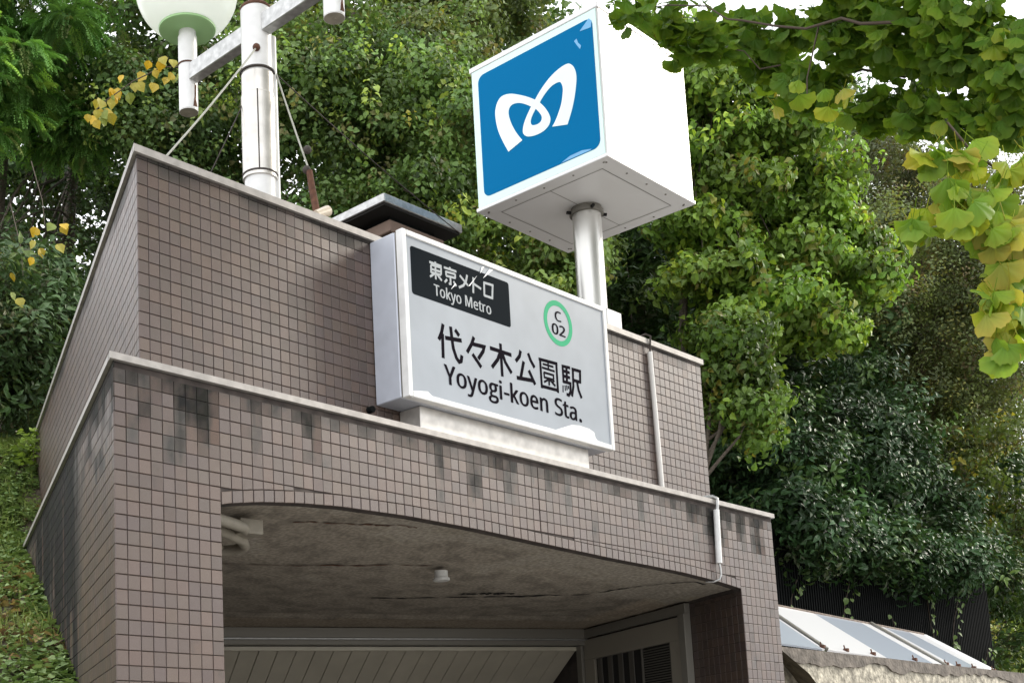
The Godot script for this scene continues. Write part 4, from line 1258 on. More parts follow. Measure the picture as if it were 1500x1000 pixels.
func fan_leaf(ph: float) -> ArrayMesh:      # a ginkgo leaf: petiole at the origin, fan towards +Y, about 8 cm wide
	var mb := MB.new()
	var R := 0.066
	var notch := 0.08 + 0.22 * rng.randf()
	var curl := rng.randf_range(-0.25, 0.50)
	var n := 22
	var ring := []
	for j in 3:
		var row := []
		for i in n + 1:
			var a := lerpf(-1.22, 1.22, float(i) / n)
			var f: float = [0.10, 0.58, 1.0][j]
			var edge := R * (1.0 + 0.035 * sin(i * 1.3 + ph) + 0.025 * sin(i * 2.9 + ph * 2.0) - 0.24 * pow(absf(a) / 1.22, 4.0))
			edge *= 1.0 - notch * exp(-pow(a / 0.09, 2.0))
			var r: float = edge * f
			var aa := a * (1.0 if j == 2 else 0.86 if j == 1 else 0.5)
			var z: float = -curl * r * r / R + 0.10 * R * f * f * sin(a * 3.2 + ph) + 0.035 * R * f * sin(a * 9.0 + ph)
			row.append(Vector3(sin(aa) * r, cos(aa) * r, z))
		ring.append(row)
	var nrm := func(j: int, i: int) -> Vector3:
		var u: Vector3 = ring[j][mini(i + 1, n)] - ring[j][maxi(i - 1, 0)]
		var v: Vector3 = ring[mini(j + 1, 2)][i] - ring[maxi(j - 1, 0)][i]
		return u.cross(v).normalized()
	for j in 2:
		for i in n:
			for q in [[j, i], [j + 1, i], [j, i + 1], [j, i + 1], [j + 1, i], [j + 1, i + 1]]:
				mb.v.append(ring[q[0]][q[1]]); mb.n.append(nrm.call(q[0], q[1]))
				var rib := 0.93 + 0.07 * float((q[1] * 5) % 3)/2.0
				mb.c.append([Color(0.72, 0.92, 0.80), Color(0.84, 0.97, 0.85), Color(1.06, 1.0, 0.95)][q[0]] * rib)
	mb.col = Color(0.9, 0.95, 0.6)
	mb.tube([Vector3(0, -0.045, 0.008), Vector3(0, -0.02, 0.004), Vector3(0, 0.008, 0)], 0.0010, 0.0012, 4, false)
	return mb.mesh()

var S := {}

func grow(par: Node, blobs: Array, kind: String, mt: Material, ca: Color, cb: Color, scl := 1.0, odd := 0.0, oddc := Color(0.36, 0.33, 0.05)) -> Array:
	var ts := [[], []]
	var cs := [[], []]
	var tips := []
	for b in blobs:
		var ctr: Vector3 = b[0]; var rad: Vector3 = b[1]
		for c in int(b[2] * 0.85):
			var d := rv()
			var cc := ctr + d * rad * pow(rng.randf_range(0.06, 1.0), 0.42) * (1.22 if rng.randf() < 0.14 else 1.0)
			var cr := rng.randf_range(0.11, 0.34) * minf(1.0, rad.length() * 0.9)
			if rng.randf() < 0.4: tips.append(cc)
			var tone := rng.randf_range(0.62, 1.5)
			var hue := rng.randf()
			for k in int(b[3]):
				var e := rv()
				if e.y < -0.1 and rng.randf() < 0.6: e.y = -e.y
				var p := cc + e * Vector3(1.3, 0.34 if kind == "lime" else 0.72, 1.3) * cr * rng.randf_range(0.45, 1.05)
				var y: Vector3
				if kind == "frond": y = (Vector3(e.x, 0, e.z).normalized() * 0.8 + Vector3(0, rng.randf_range(-0.9, 0.1), 0)).normalized()
				else: y = (e * 0.9 + Vector3(0, rng.randf_range(0.1, 0.8), 0) + rv() * 0.3).normalized()
				var x := y.cross(rv()).normalized()
				if kind == "frond": x = y.cross(Vector3.UP).normalized()
				var z := x.cross(y)
				var s := scl * rng.randf_range(0.75, 1.25)
				var vi := rng.randi() % 2
				ts[vi].append(Transform3D(Basis(x * s, y * s, z * s), p))
				var col := ca.lerp(cb, clampf(hue * 0.7 + rng.randf() * 0.3, 0, 1))
				var mood := rng.randf()
				if mood < 0.10: col = Color(col.r * 1.9, col.g * 1.55, col.b * 1.2)
				elif mood < 0.17: col = Color(col.r * 1.2, col.g * 0.75, col.b)
				elif mood < 0.30: col = shade(col, 0.55)
				if rng.randf() < odd * 0.6: col = oddc
				cs[vi].append(shade(col, tone * rng.randf_range(0.85, 1.12)))
	for vi in 2:
		multi("crown", S[kind][vi], mt, par, ts[vi], cs[vi]).set_meta("kind", "stuff")
	return tips

func limbs(par: Node, trunk: Array, r0: float, r1: float, tips: Array, many: int, tm: Material, rb := 0.016) -> void:
	var tk := MB.new()
	tk.tube(trunk, r0, r1, 12)
	part("trunk", tk, tm, par)
	for i in mini(many, tips.size()):
		var tip: Vector3 = tips[(i * 7) % tips.size()]
		var f := rng.randf_range(0.55, 1.0)
		var q := f * (trunk.size() - 1)
		var k := mini(int(q), trunk.size() - 2)
		var st: Vector3 = trunk[k].lerp(trunk[k + 1], q - k)
		var mid: Vector3 = st.lerp(tip, 0.5) + Vector3(0, 0.12, 0) + rv() * 0.12
		var br := MB.new()
		br.tube([st, st.lerp(mid, 0.5) + rv() * 0.04, mid, mid.lerp(tip, 0.5) + rv() * 0.05, tip], rb * rng.randf_range(0.7, 1.3), 0.004, 6)
		part("branch", br, tm, par)

func tree(called: String, label: String, cat: String, group: String, foot: Vector2, lean: Vector3, blobs: Array, kind: String, mt: Material, ca: Color, cb: Color, scl := 1.0, odd := 0.0, r0 := 0.11, many := 7) -> Node3D:
	var y := hill(foot.x, foot.y)
	var b := Vector3(foot.x, y - 0.05, foot.y)
	var s := thing(called, b, label, cat, group)
	var tips := grow(s, blobs, kind, mt, ca, cb, scl, odd)
	var top := b + lean
	var pts := [b, b.lerp(top, 0.3) + rv() * 0.06, b.lerp(top, 0.62) + rv() * 0.09, top]
	limbs(s, pts, r0, r0 * 0.35, tips, many, M.bark)
	return s

func build_trees() -> void:
	for k in ["broad", "lime", "gloss", "small", "frond", "herb", "grass"]: S[k] = [sprig(k), sprig(k)]
	var ivy_a := Color(0.109, 0.212, 0.066); var ivy_b := Color(0.232, 0.352, 0.104)
	var lime_a := Color(0.143, 0.282, 0.047); var lime_b := Color(0.288, 0.430, 0.076)
	var dk_a := Color(0.033, 0.078, 0.030); var dk_b := Color(0.065, 0.129, 0.048)
	var ol_a := Color(0.127, 0.172, 0.064); var ol_b := Color(0.218, 0.265, 0.103)
	# left of the building
	tree("conifer", "bright green conifer with hanging feathery sprays at the upper left", "tree", "", Vector2(5.5, -9.9), Vector3(0.1, 5.6, 0.2), [[Vector3(5.35, 8.45, -9.35), Vector3(0.85, 1.05, 0.8), 70, 40], [Vector3(5.95, 7.5, -9.25), Vector3(0.3, 0.4, 0.4), 18, 34], [Vector3(4.95, 7.45, -9.1), Vector3(0.45, 0.4, 0.5), 22, 34]], "frond", M.needle, Color(0.121, 0.274, 0.073), Color(0.256, 0.483, 0.128), 0.68, 0.0, 0.10, 4)
	tree("camellia_bush", "dark glossy bush at the top of the grass bank beside the tiled wall", "bush", "", Vector2(4.6, -8.2), Vector3(0.0, 1.2, 0.0), [[Vector3(4.72, 4.85, -8.1), Vector3(0.5, 0.62, 0.45), 30, 26], [Vector3(4.1, 4.75, -7.9), Vector3(0.55, 0.6, 0.45), 26, 24], [Vector3(5.1, 5.5, -8.6), Vector3(0.4, 0.45, 0.4), 12, 22]], "gloss", M.gloss, Color(0.055, 0.107, 0.041), Color(0.110, 0.182, 0.074), 1.05, 0.01, 0.04, 6)
	tree("shade_tree", "dark twiggy tree in the shade behind the upper tiled wall", "tree", "", Vector2(6.5, -10.4), Vector3(0.1, 4.0, 0.3), [[Vector3(6.1, 6.3, -9.6), Vector3(0.9, 1.1, 0.6), 22, 18], [Vector3(5.3, 6.1, -9.9), Vector3(0.8, 0.9, 0.6), 18, 16]], "small", M.gloss, Color(0.046, 0.081, 0.034), Color(0.092, 0.149, 0.057), 1.2, 0.0, 0.10, 14)
	# ivy-hung trees above the roof
	tree("ivy_tree", "ivy covered tree behind the lamp post with dark green leaves", "tree", "trees above the station roof", Vector2(7.0, -9.6), Vector3(0.0, 4.6, 0.5), [[Vector3(6.55, 7.5, -8.7), Vector3(0.75, 0.85, 0.6), 45, 31], [Vector3(6.9, 6.3, -8.5), Vector3(0.75, 0.6, 0.5), 27, 29], [Vector3(7.0, 8.7, -9.2), Vector3(1.0, 0.9, 0.7), 38, 29]], "broad", M.leaf, Color(0.077, 0.150, 0.050), Color(0.165, 0.257, 0.086), 0.78, 0.006, 0.13, 16)
	tree("ivy_tree", "bright leafy ivy covered tree between the lamp post and the cube sign", "tree", "trees above the station roof", Vector2(8.2, -8.6), Vector3(0.1, 4.4, 0.5), [[Vector3(7.5, 7.55, -7.6), Vector3(0.85, 1.0, 0.6), 63, 31], [Vector3(7.95, 7.0, -7.0), Vector3(0.6, 1.0, 0.55), 52, 31], [Vector3(7.55, 6.2, -7.4), Vector3(0.7, 0.5, 0.5), 27, 29]], "broad", M.leaf, ivy_a, ivy_b, 0.76, 0.006, 0.14, 18)
	tree("ivy_tree", "tall ivy hung tree reaching out of the top left of the cube sign", "tree", "trees above the station roof", Vector2(9.6, -9.3), Vector3(0.0, 6.0, 0.9), [[Vector3(8.1, 8.9, -8.5), Vector3(1.0, 0.8, 0.7), 45, 29], [Vector3(9.2, 8.85, -7.7), Vector3(0.75, 0.75, 0.7), 31, 27], [Vector3(8.6, 8.1, -7.6), Vector3(0.8, 0.6, 0.6), 34, 29], [Vector3(9.7, 9.3, -7.2), Vector3(0.6, 0.45, 0.5), 26, 24], [Vector3(9.3, 9.5, -8.0), Vector3(0.7, 0.4, 0.5), 24, 24]], "broad", M.leaf, Color(0.134, 0.218, 0.079), Color(0.255, 0.315, 0.115), 0.76, 0.02, 0.13, 20)
	tree("vine_tree", "leafy tree with pointed leaves just behind the long sign and the roof vent", "tree", "trees above the station roof", Vector2(9.4, -7.9), Vector3(-0.1, 2.6, 0.6), [[Vector3(8.5, 6.65, -7.1), Vector3(0.75, 0.65, 0.55), 40, 31], [Vector3(9.0, 5.85, -6.5), Vector3(0.65, 0.5, 0.5), 34, 31], [Vector3(8.2, 5.9, -7.4), Vector3(0.6, 0.4, 0.4), 20, 29]], "lime", M.leaf, Color(0.134, 0.245, 0.064), Color(0.269, 0.382, 0.101), 0.74, 0.01, 0.10, 16)
	# right of the cube
	var sprays := []
	for q in [[10.2, 8.35, -6.0, 0.55], [10.9, 8.1, -5.6, 0.6], [11.5, 7.75, -5.3, 0.55], [10.35, 7.75, -5.8, 0.6], [11.0, 7.4, -5.4, 0.65], [11.75, 7.2, -5.2, 0.45], [10.2, 7.15, -5.9, 0.5], [10.8, 6.85, -5.45, 0.6], [11.5, 6.75, -5.2, 0.55], [12.0, 6.55, -5.1, 0.4], [10.3, 6.45, -5.7, 0.45], [11.15, 6.3, -5.2, 0.6], [11.8, 6.15, -5.05, 0.45], [10.2, 5.95, -5.6, 0.5], [10.75, 5.75, -5.3, 0.6], [11.3, 5.6, -5.15, 0.45], [10.2, 5.45, -5.5, 0.4]]:
		sprays.append([Vector3(q[0], q[1], q[2]), Vector3(q[3], 0.13, q[3] * 0.7), int(19 * q[3] / 0.55), 20])
	tree("lime_tree", "lime green broadleaf tree with layered drooping branches right of the cube sign", "tree", "", Vector2(10.15, -6.25), Vector3(0.35, 5.4, 0.4), sprays, "lime", M.leaf, lime_a, lime_b, 0.88, 0.02, 0.06, 34)
	tree("lime_tree", "small yellow green sapling hanging beside the right end of the tiled upper wall", "tree", "", Vector2(9.75, -5.6), Vector3(0.15, 2.2, 0.1), [[Vector3(9.95, 4.9, -5.35), Vector3(0.32, 0.62, 0.32), 27, 29]], "lime", M.leaf, Color(0.107, 0.203, 0.037), Color(0.171, 0.266, 0.055), 0.78, 0.02, 0.035, 6)
	tree("camellia_tree", "big dark glossy evergreen overhanging the black bar fence", "tree", "", Vector2(12.4, -6.3), Vector3(0.1, 2.8, 0.2), [[Vector3(12.2, 5.45, -5.9), Vector3(0.9, 0.95, 0.6), 54, 26], [Vector3(13.1, 4.7, -5.65), Vector3(0.95, 0.75, 0.5), 50, 26], [Vector3(11.4, 4.5, -5.75), Vector3(0.7, 0.6, 0.45), 34, 26], [Vector3(13.9, 4.25, -5.6), Vector3(0.8, 0.5, 0.45), 34, 24], [Vector3(11.3, 5.4, -6.1), Vector3(0.7, 0.6, 0.5), 26, 24], [Vector3(11.0, 3.72, -5.3), Vector3(0.5, 0.30, 0.25), 24, 22], [Vector3(12.0, 3.70, -5.3), Vector3(0.6, 0.30, 0.25), 26, 22], [Vector3(12.9, 3.66, -5.25), Vector3(0.6, 0.24, 0.25), 24, 22], [Vector3(13.8, 3.66, -5.2), Vector3(0.6, 0.2, 0.25), 20, 22], [Vector3(14.7, 3.8, -5.2), Vector3(0.4, 0.2, 0.25), 10, 22]], "gloss", M.gloss, dk_a, dk_b, 1.15, 0.0, 0.12, 6)
	tree("olive_shrub", "grey green fine leaved tree right of the dark evergreen, behind the yellow ginkgo spray", "tree", "", Vector2(15.3, -6.1), Vector3(0.0, 4.2, 0.2), [[Vector3(14.9, 6.9, -5.7), Vector3(1.1, 1.2, 0.7), 60, 26], [Vector3(15.6, 5.9, -5.5), Vector3(0.9, 1.0, 0.6), 46, 24], [Vector3(15.4, 7.6, -5.0), Vector3(0.9, 0.9, 0.6), 46, 24], [Vector3(15.2, 6.5, -4.9), Vector3(0.8, 0.8, 0.5), 36, 24]], "small", M.leaf, ol_a, ol_b, 1.25, 0.01, 0.11, 14)
	tree("yellowing_tree", "thin branched tree with small yellowing leaves at the right edge", "tree", "", Vector2(14.9, -6.1), Vector3(0.35, 2.8, 0.6), [[Vector3(15.0, 5.0, -5.2), Vector3(0.8, 0.55, 0.5), 20, 15], [Vector3(15.6, 4.2, -5.1), Vector3(0.75, 0.5, 0.5), 18, 15]], "lime", M.leaf, Color(0.068, 0.113, 0.028), Color(0.137, 0.185, 0.040), 0.72, 0.10, 0.06, 22)
	tree("olive_shrub", "dull olive tree far back between the lime tree and the ginkgo leaves", "tree", "", Vector2(16.6, -7.6), Vector3(0.0, 6.0, 0.2), [[Vector3(15.6, 8.9, -6.5), Vector3(1.2, 1.1, 0.8), 50, 24], [Vector3(17.0, 8.1, -6.0), Vector3(1.2, 1.2, 0.8), 50, 24]], "small", M.leaf, Color(0.115, 0.143, 0.064), Color(0.184, 0.212, 0.097), 1.4, 0.0, 0.14, 10)
	tree("sunny_tree", "pale green tree in the distance at the lower right corner", "tree", "", Vector2(22.5, -7.9), Vector3(0.2, 2.2, 0.2), [[Vector3(22.3, 4.6, -7.6), Vector3(1.6, 1.1, 1.0), 40, 24], [Vector3(23.8, 4.2, -7.6), Vector3(1.0, 1.0, 0.8), 20, 22], [Vector3(22.2, 3.3, -7.7), Vector3(1.8, 0.55, 0.8), 40, 22]], "broad", M.leaf, Color(0.207, 0.299, 0.069), Color(0.368, 0.437, 0.115), 1.5, 0.08, 0.12, 6)
	# the wood behind: a row of big dense trees
	var back := [[Vector2(6.8, -12.6), 9.6, "broad", "leftmost dense dark tree of the wood, behind the conifer"], [Vector2(9.2, -12.0), 9.8, "broad", "dense dark tree of the wood behind the lamp post"], [Vector2(11.0, -10.4), 9.4, "broad", "dense dark tree of the wood behind the cube sign"], [Vector2(12.8, -8.6), 9.2, "broad", "dense dark tree of the wood behind the lime green tree"], [Vector2(14.4, -7.9), 6.6, "gloss", "dense dark tree of the wood behind the glossy evergreen"], [Vector2(17.0, -8.2), 8.6, "gloss", "dense dark tree of the wood at the right behind the fence"], [Vector2(21.5, -9.5), 9.5, "broad", "rightmost dense tree of the wood, at the edge of the picture"]]
	back.append([Vector2(11.9, -7.6), 8.6, "gloss", "dense dark tree of the wood close behind the steel pole and the lime green tree"])
	back.append([Vector2(14.2, -7.2), 8.0, "broad", "dense dark tree of the wood behind the right half of the lime green tree"])
	back.append([Vector2(18.4, -7.4), 10.4, "gloss", "dense dark tree of the wood behind the dull olive tree and the ginkgo leaves"])
	back.append([Vector2(11.2, -9.2), 10.6, "broad", "tall dense tree of the wood between the lamp post and the cube sign"])
	back.append([Vector2(17.5, -6.65), 6.6, "gloss", "low dark tree of the wood at the right edge beyond the fence end"])
	for q in back:
		var f: Vector2 = q[0]
		var h: float = q[1]
		var c := Vector3(f.x, h * 0.5 + 2.6, f.y)
		tree("wood_tree", q[3], "tree", "dense trees of the wood", f, Vector3(0, h - 5.0, 0), [[c, Vector3(1.5, h * 0.5 - 1.0, 1.1), 120, 20], [c + Vector3(0.8, -h * 0.22, 0.5), Vector3(1.2, h * 0.22, 0.8), 50, 20]], q[2], M.gloss if q[2] == "gloss" else M.leaf, Color(0.051, 0.103, 0.034), Color(0.103, 0.184, 0.060), 1.45, 0.0, 0.2, 5)

	# vines: yellow leaved spray by the lamp, a few strays, and the creeper on the fence
	var lm := MB.new()
	leaf(lm, Vector3.ZERO, Vector3(0, 1, 0), Vector3(0, 0, 1), 0.075, 0.072, 0.10, 0.12)
	var lmesh := lm.mesh()
	var ymats := []
	for c in [Color(0.62, 0.42, 0.03), Color(0.52, 0.40, 0.05), Color(0.40, 0.36, 0.05), Color(0.22, 0.28, 0.05)]:
		var ym := leafmat(0.5, Color(0.5, 0.42, 0.05).linear_to_srgb())
		ym.albedo_color = lin(c.r, c.g, c.b)
		ymats.append(ym)
	var sp := [Vector3(5.42, 6.80, -6.92), Vector3(5.25, 6.78, -7.02), Vector3(5.08, 6.66, -7.14), Vector3(4.92, 6.50, -7.24), Vector3(4.84, 6.40, -7.30)]
	var ys := thing("yellow_vine", sp[0], "spray of yellow heart shaped leaves hanging left of the lamp post", "vine")
	var yt := MB.new()
	yt.tube([Vector3(6.3, 7.3, -8.2), Vector3(5.9, 7.1, -7.4)] + sp, 0.006, 0.003, 6)
	part("stem", yt, M.twig, ys)
	for i in 40:
		var f := rng.randf() * 3.999
		var p: Vector3 = sp[int(f)].lerp(sp[int(f) + 1], f - int(f)) + rv() * Vector3(0.07, 0.09, 0.07)
		var dir := (Vector3(0, -1, 0) + rv() * 0.6).normalized()
		var nz := (Vector3(-0.5, 0.3, 0.8) + rv() * 0.6).normalized()
		var x := dir.cross(nz).normalized()
		inst("leaf", lmesh, ymats[rng.randi() % 4], ys, Transform3D(Basis(x, dir, x.cross(dir)).scaled(Vector3.ONE * rng.randf_range(0.75, 1.2)), p))
	for sv in [[Vector3(4.58, 5.55, -7.5), 7, "few yellow and green lobed leaves hanging against the dark beside the coping"], [Vector3(4.32, 5.08, -7.35), 4, "single stray yellow leaves at the left edge above the bush"]]:
		var vs := thing("stray_vine", sv[0], sv[2], "vine")
		var vt := MB.new()
		vt.tube([sv[0] + Vector3(0.25, 0.8, -0.6), sv[0] + Vector3(0.1, 0.3, -0.2), sv[0]], 0.004, 0.002, 5)
		part("stem", vt, M.twig, vs)
		for i in sv[1]:
			var p: Vector3 = sv[0] + rv() * Vector3(0.13, 0.16, 0.1)
			var dir := (Vector3(0, -1, 0) + rv() * 0.7).normalized()
			var nz := (Vector3(-0.5, 0.3, 0.8) + rv() * 0.5).normalized()
			var x := dir.cross(nz).normalized()
			inst("leaf", lmesh, ymats[i % 4], vs, Transform3D(Basis(x, dir, x.cross(dir)).scaled(Vector3.ONE * rng.randf_range(0.8, 1.1)), p))
	var cr := thing("fence_creeper", Vector3(12.3, 2.3, -5.40), "creeper with pale green leaves climbing the black bar fence", "vine")
	var cts := []
	var ccs := []
	for k in 9:
		var x0: float = [10.75, 11.3, 11.75, 12.2, 12.75, 13.1, 13.7, 14.3, 15.0][k]
		var pts := []
		var hh := rng.randf_range(0.5, 1.25)
		for i in 6: pts.append(Vector3(x0 + 0.10 * sin(i * 1.3 + k) + 0.03 * i, 2.4 + hh * i / 5.0, -5.42))
		var st := MB.new()
		st.tube(pts, 0.005, 0.003, 5)
		part("stem", st, M.twig, cr)
		for i in 26:
			var f := rng.randf() * 4.99
			var p: Vector3 = pts[int(f)].lerp(pts[int(f) + 1], f - int(f)) + Vector3(rng.randf_range(-0.09, 0.09), rng.randf_range(-0.05, 0.05), rng.randf_range(0.0, 0.06))
			var dir := (Vector3(0, -1, 0.3) + rv() * 0.6).normalized()
			var nz := (Vector3(0, 0.3, 1) + rv() * 0.5).normalized()
			var x := dir.cross(nz).normalized()
			var s := rng.randf_range(0.5, 0.95)
			cts.append(Transform3D(Basis(x * s, dir * s, x.cross(dir) * s), p))
			ccs.append(Color(0.15, 0.25, 0.07).lerp(Color(0.24, 0.34, 0.12), rng.randf()))
	multi("leaves", lmesh, M.leaf, cr, cts, ccs).set_meta("kind", "stuff")

func build_bank_cover() -> void:
	var ht := []; var hc := []; var gt := []; var gc := []; var ft := []; var fc := []
	var i := 0
	while i < 26000:
		i += 1
		var t := rng.randf_range(0.7, 8.5)
		var uu := -pow(rng.randf(), 1.5) * 5.0 - 0.01
		var p := Vector3(XL, 0, ZF) + D * t + ND * uu
		if i % 6 == 1:
			t = rng.randf_range(3.3, 5.2)
			p = Vector3(XL, 0, ZF) + D * t - ND * rng.randf_range(-0.14, 1.3)
		if i % 5 == 0: p = Vector3(rng.randf_range(14.5, 26.0), 0, rng.randf_range(-9.0, -5.2))
		p.y = hill(p.x, p.z) - 0.01
		var patch := noise.get_noise_2d(p.x * 90, p.z * 90)
		var up := (Vector3.UP + rv() * 0.35).normalized()
		var x := up.cross(rv()).normalized()
		var s := rng.randf_range(0.4, 0.85)
		var tr := Transform3D(Basis(x * s, up * s, x.cross(up) * s), p)
		var r := rng.randf()
		if r < (0.50 if t < 1.9 else 0.22 if t < 3.2 else 0.30) + patch * 0.9:
			ht.append(tr); hc.append(Color(0.176, 0.284, 0.095).lerp(Color(0.351, 0.459, 0.189), rng.randf()))
		elif r < (0.62 if t < 3.2 else 0.94):
			gt.append(tr); gc.append(Color(0.20, 0.30, 0.07).lerp(Color(0.40, 0.46, 0.16), rng.randf()))
		else:
			var n := (Vector3.UP + rv() * 0.6).normalized()
			var a := n.cross(rv()).normalized()
			s = rng.randf_range(0.6, 1.2)
			ft.append(Transform3D(Basis(a * s, n.cross(a) * s, n * s), p + Vector3(0, 0.03, 0)))
			fc.append([Color(0.36, 0.24, 0.10), Color(0.22, 0.14, 0.08), Color(0.16, 0.11, 0.07), Color(0.42, 0.31, 0.14)][rng.randi() % 4])
	multi("ground_cover", S.herb[0], M.grass, self, ht, hc).set_meta("kind", "stuff")
	tag(get_node("ground_cover"), "low green weeds covering the bank left of the tiled wall", "ground cover")
	multi("grass", S.grass[0], M.grass, self, gt, gc).set_meta("kind", "stuff")
	tag(get_node("grass"), "short grass tufts on the bank left of the building", "grass")
	var lm := MB.new()
	leaf(lm, Vector3.ZERO, Vector3(0, 1, 0), Vector3(0, 0, 1), 0.07, 0.05, 0.2, 0.3)
	multi("fallen_leaves", lm.mesh(), M.grass, self, ft, fc).set_meta("kind", "stuff")
	tag(get_node("fallen_leaves"), "brown and yellow dead leaves lying on the bank", "fallen leaves")
	var sh := thing("weed_shrub", Vector3(4.35, hill(4.35, -7.3), -7.3), "small bright yellow green weed at the top of the bank beside the wall", "shrub")
	var ts := []; var cs := []
	for k in 26:
		var p := Vector3(4.38, hill(4.35, -7.3) + 0.12, -7.32) + rv() * Vector3(0.13, 0.12, 0.12)
		var up := (Vector3.UP + rv() * 0.7).normalized()
		var x := up.cross(rv()).normalized()
		ts.append(Transform3D(Basis(x, up, x.cross(up)), p)); cs.append(Color(0.30, 0.42, 0.09))
	multi("leaves", S.herb[1], M.leaf, sh, ts, cs).set_meta("kind", "stuff")
	var stem := MB.new()
	stem.tube([Vector3(4.37, hill(4.35, -7.3) - 0.05, -7.31), Vector3(4.38, hill(4.35, -7.3) + 0.2, -7.32)], 0.006, 0.003, 5)
	part("stem", stem, M.twig, sh)

# ---------------------------------------------------------------- the ginkgo overhead
func fan_at(p: Vector3, droop: float) -> Transform3D:
	var dir := (Vector3(rng.randf_range(-1, 1), -droop, rng.randf_range(-1, 1))).normalized()
	var nrm := (Vector3(-0.6, 0.5, 0.55) + rv() * 0.7).normalized()
	var x := dir.cross(nrm).normalized()
	var s := rng.randf_range(0.62, 1.02)
	return Transform3D(Basis(x * s, dir * s, x.cross(dir) * s), p)

func build_ginkgo() -> void:
	var foot := Vector3(5.75, 0, -0.75)
	var g := thing("ginkgo_tree", foot, "ginkgo street tree whose green fan leaved branches hang into the upper right", "tree")
	var fans := []
	for k in 5: fans.append(fan_leaf(k * 1.9))
	var trunk := [foot, foot + Vector3(0.03, 1.6, 0.02), foot + Vector3(-0.05, 3.2, 0), foot + Vector3(0.0, 5.2, -0.05), foot + Vector3(0.05, 8.0, 0)]
	var tk := MB.new()
	tk.tube(trunk, 0.17, 0.09, 14)
	part("trunk", tk, M.bark, g)
	var limbs_ := [[foot + Vector3(-0.02, 3.3, 0), Vector3(5.2, 3.95, -1.05), Vector3(4.75, 4.12, -1.36), Vector3(4.45, 4.25, -1.75), Vector3(4.35, 4.45, -2.15), Vector3(4.28, 4.62, -2.5)], [foot + Vector3(0, 3.6, 0), Vector3(5.35, 4.1, -1.2), Vector3(5.0, 4.3, -1.75), Vector3(4.95, 4.45, -2.2), Vector3(4.7, 4.62, -2.5)], [foot + Vector3(0, 3.5, 0), Vector3(5.2, 4.05, -0.95), Vector3(4.7, 4.35, -1.35), Vector3(4.5, 4.5, -1.7)]]
	for l in limbs_:
		var lb := MB.new()
		var bent := []
		for i in l.size() - 1:
			for k in 4: bent.append(l[i].lerp(l[i + 1], k / 4.0) + (rv() * 0.035 if i + k > 0 else Vector3.ZERO))
		bent.append(l[-1])
		lb.tube(bent, 0.011, 0.002, 8)
		part("branch", lb, M.twig, g)
	var pads := [[Vector3(4.27, 4.66, -2.58), Vector3(0.10, 0.07, 0.10), 20], [Vector3(4.50, 4.66, -2.50), Vector3(0.16, 0.07, 0.14), 45], [Vector3(4.62, 4.60, -2.52), Vector3(0.18, 0.06, 0.12), 45], [Vector3(4.88, 4.68, -2.42), Vector3(0.16, 0.10, 0.12), 45], [Vector3(4.86, 4.36, -2.15), Vector3(0.16, 0.14, 0.14), 80], [Vector3(4.72, 4.45, -1.92), Vector3(0.18, 0.16, 0.16), 110], [Vector3(4.62, 4.32, -1.68), Vector3(0.20, 0.16, 0.16), 130], [Vector3(4.62, 4.14, -1.48), Vector3(0.20, 0.12, 0.16), 110], [Vector3(4.85, 4.08, -1.45), Vector3(0.18, 0.10, 0.16), 80], [Vector3(4.95, 4.28, -1.75), Vector3(0.18, 0.10, 0.18), 70], [Vector3(5.02, 4.22, -1.98), Vector3(0.14, 0.08, 0.12), 40], [Vector3(4.42, 4.60, -1.75), Vector3(0.25, 0.12, 0.25), 90], [Vector3(4.5, 4.45, -1.35), Vector3(0.25, 0.14, 0.2), 90], [Vector3(4.69, 3.84, -1.41), Vector3(0.10, 0.08, 0.10), 45], [Vector3(4.80, 4.04, -1.71), Vector3(0.15, 0.08, 0.12), 60], [Vector3(4.75, 3.92, -1.56), Vector3(0.10, 0.07, 0.10), 40], [Vector3(4.51, 3.95, -1.31), Vector3(0.14, 0.14, 0.12), 80], [Vector3(4.72, 4.47, -1.92), Vector3(0.18, 0.12, 0.14), 70], [Vector3(4.56, 4.22, -1.50), Vector3(0.16, 0.14, 0.14), 80], [Vector3(5.04, 4.62, -2.40), Vector3(0.14, 0.06, 0.1), 40], [Vector3(5.03, 4.24, -1.97), Vector3(0.12, 0.06, 0.1), 40], [Vector3(4.92, 4.80, -2.45), Vector3(0.12, 0.06, 0.1), 34], [Vector3(4.91, 4.68, -2.22), Vector3(0.12, 0.06, 0.1), 40], [Vector3(5.08, 4.72, -2.38), Vector3(0.10, 0.05, 0.1), 20]]
	var gm := []
	for c in [Color(0.12, 0.21, 0.025), Color(0.17, 0.26, 0.028), Color(0.095, 0.17, 0.022), Color(0.26, 0.31, 0.03)]:
		var m := leafmat(0.5, lin(0.9, 0.9, 0.35), 0.3)
		m.albedo_color = lin(c.r, c.g, c.b)
		gm.append(m)
	var all := []
	for pd in pads:
		for i in int(pd[2] * 1.3):
			var e := rv() * pow(rng.randf(), 0.4)
			all.append([fan_at(pd[0] + e * pd[1], rng.randf_range(0.5, 1.4)), rng.randi() % 16])
	all.sort_custom(func(a, b): return (a[0].origin - Vector3(0, 1.6, 0)).length_squared() < (b[0].origin - Vector3(0, 1.6, 0)).length_squared())
	var rt := []; var rc := []
	for i in all.size():
		if i < 300: inst("leaf", fans[i % 5], gm[0 if all[i][1] < 6 else 1 if all[i][1] < 10 else 2 if all[i][1] < 15 else 3], g, all[i][0])
		else:
			rt.append(all[i][0]); rc.append([Color(0.12, 0.21, 0.025), Color(0.17, 0.26, 0.028), Color(0.095, 0.17, 0.022)][i % 3])
	multi("leaves", fans[0], M.ginkgo, g, rt, rc).set_meta("kind", "stuff")
	var ct := []; var cc := []        # unseen crown above the view, added to shade the front wall
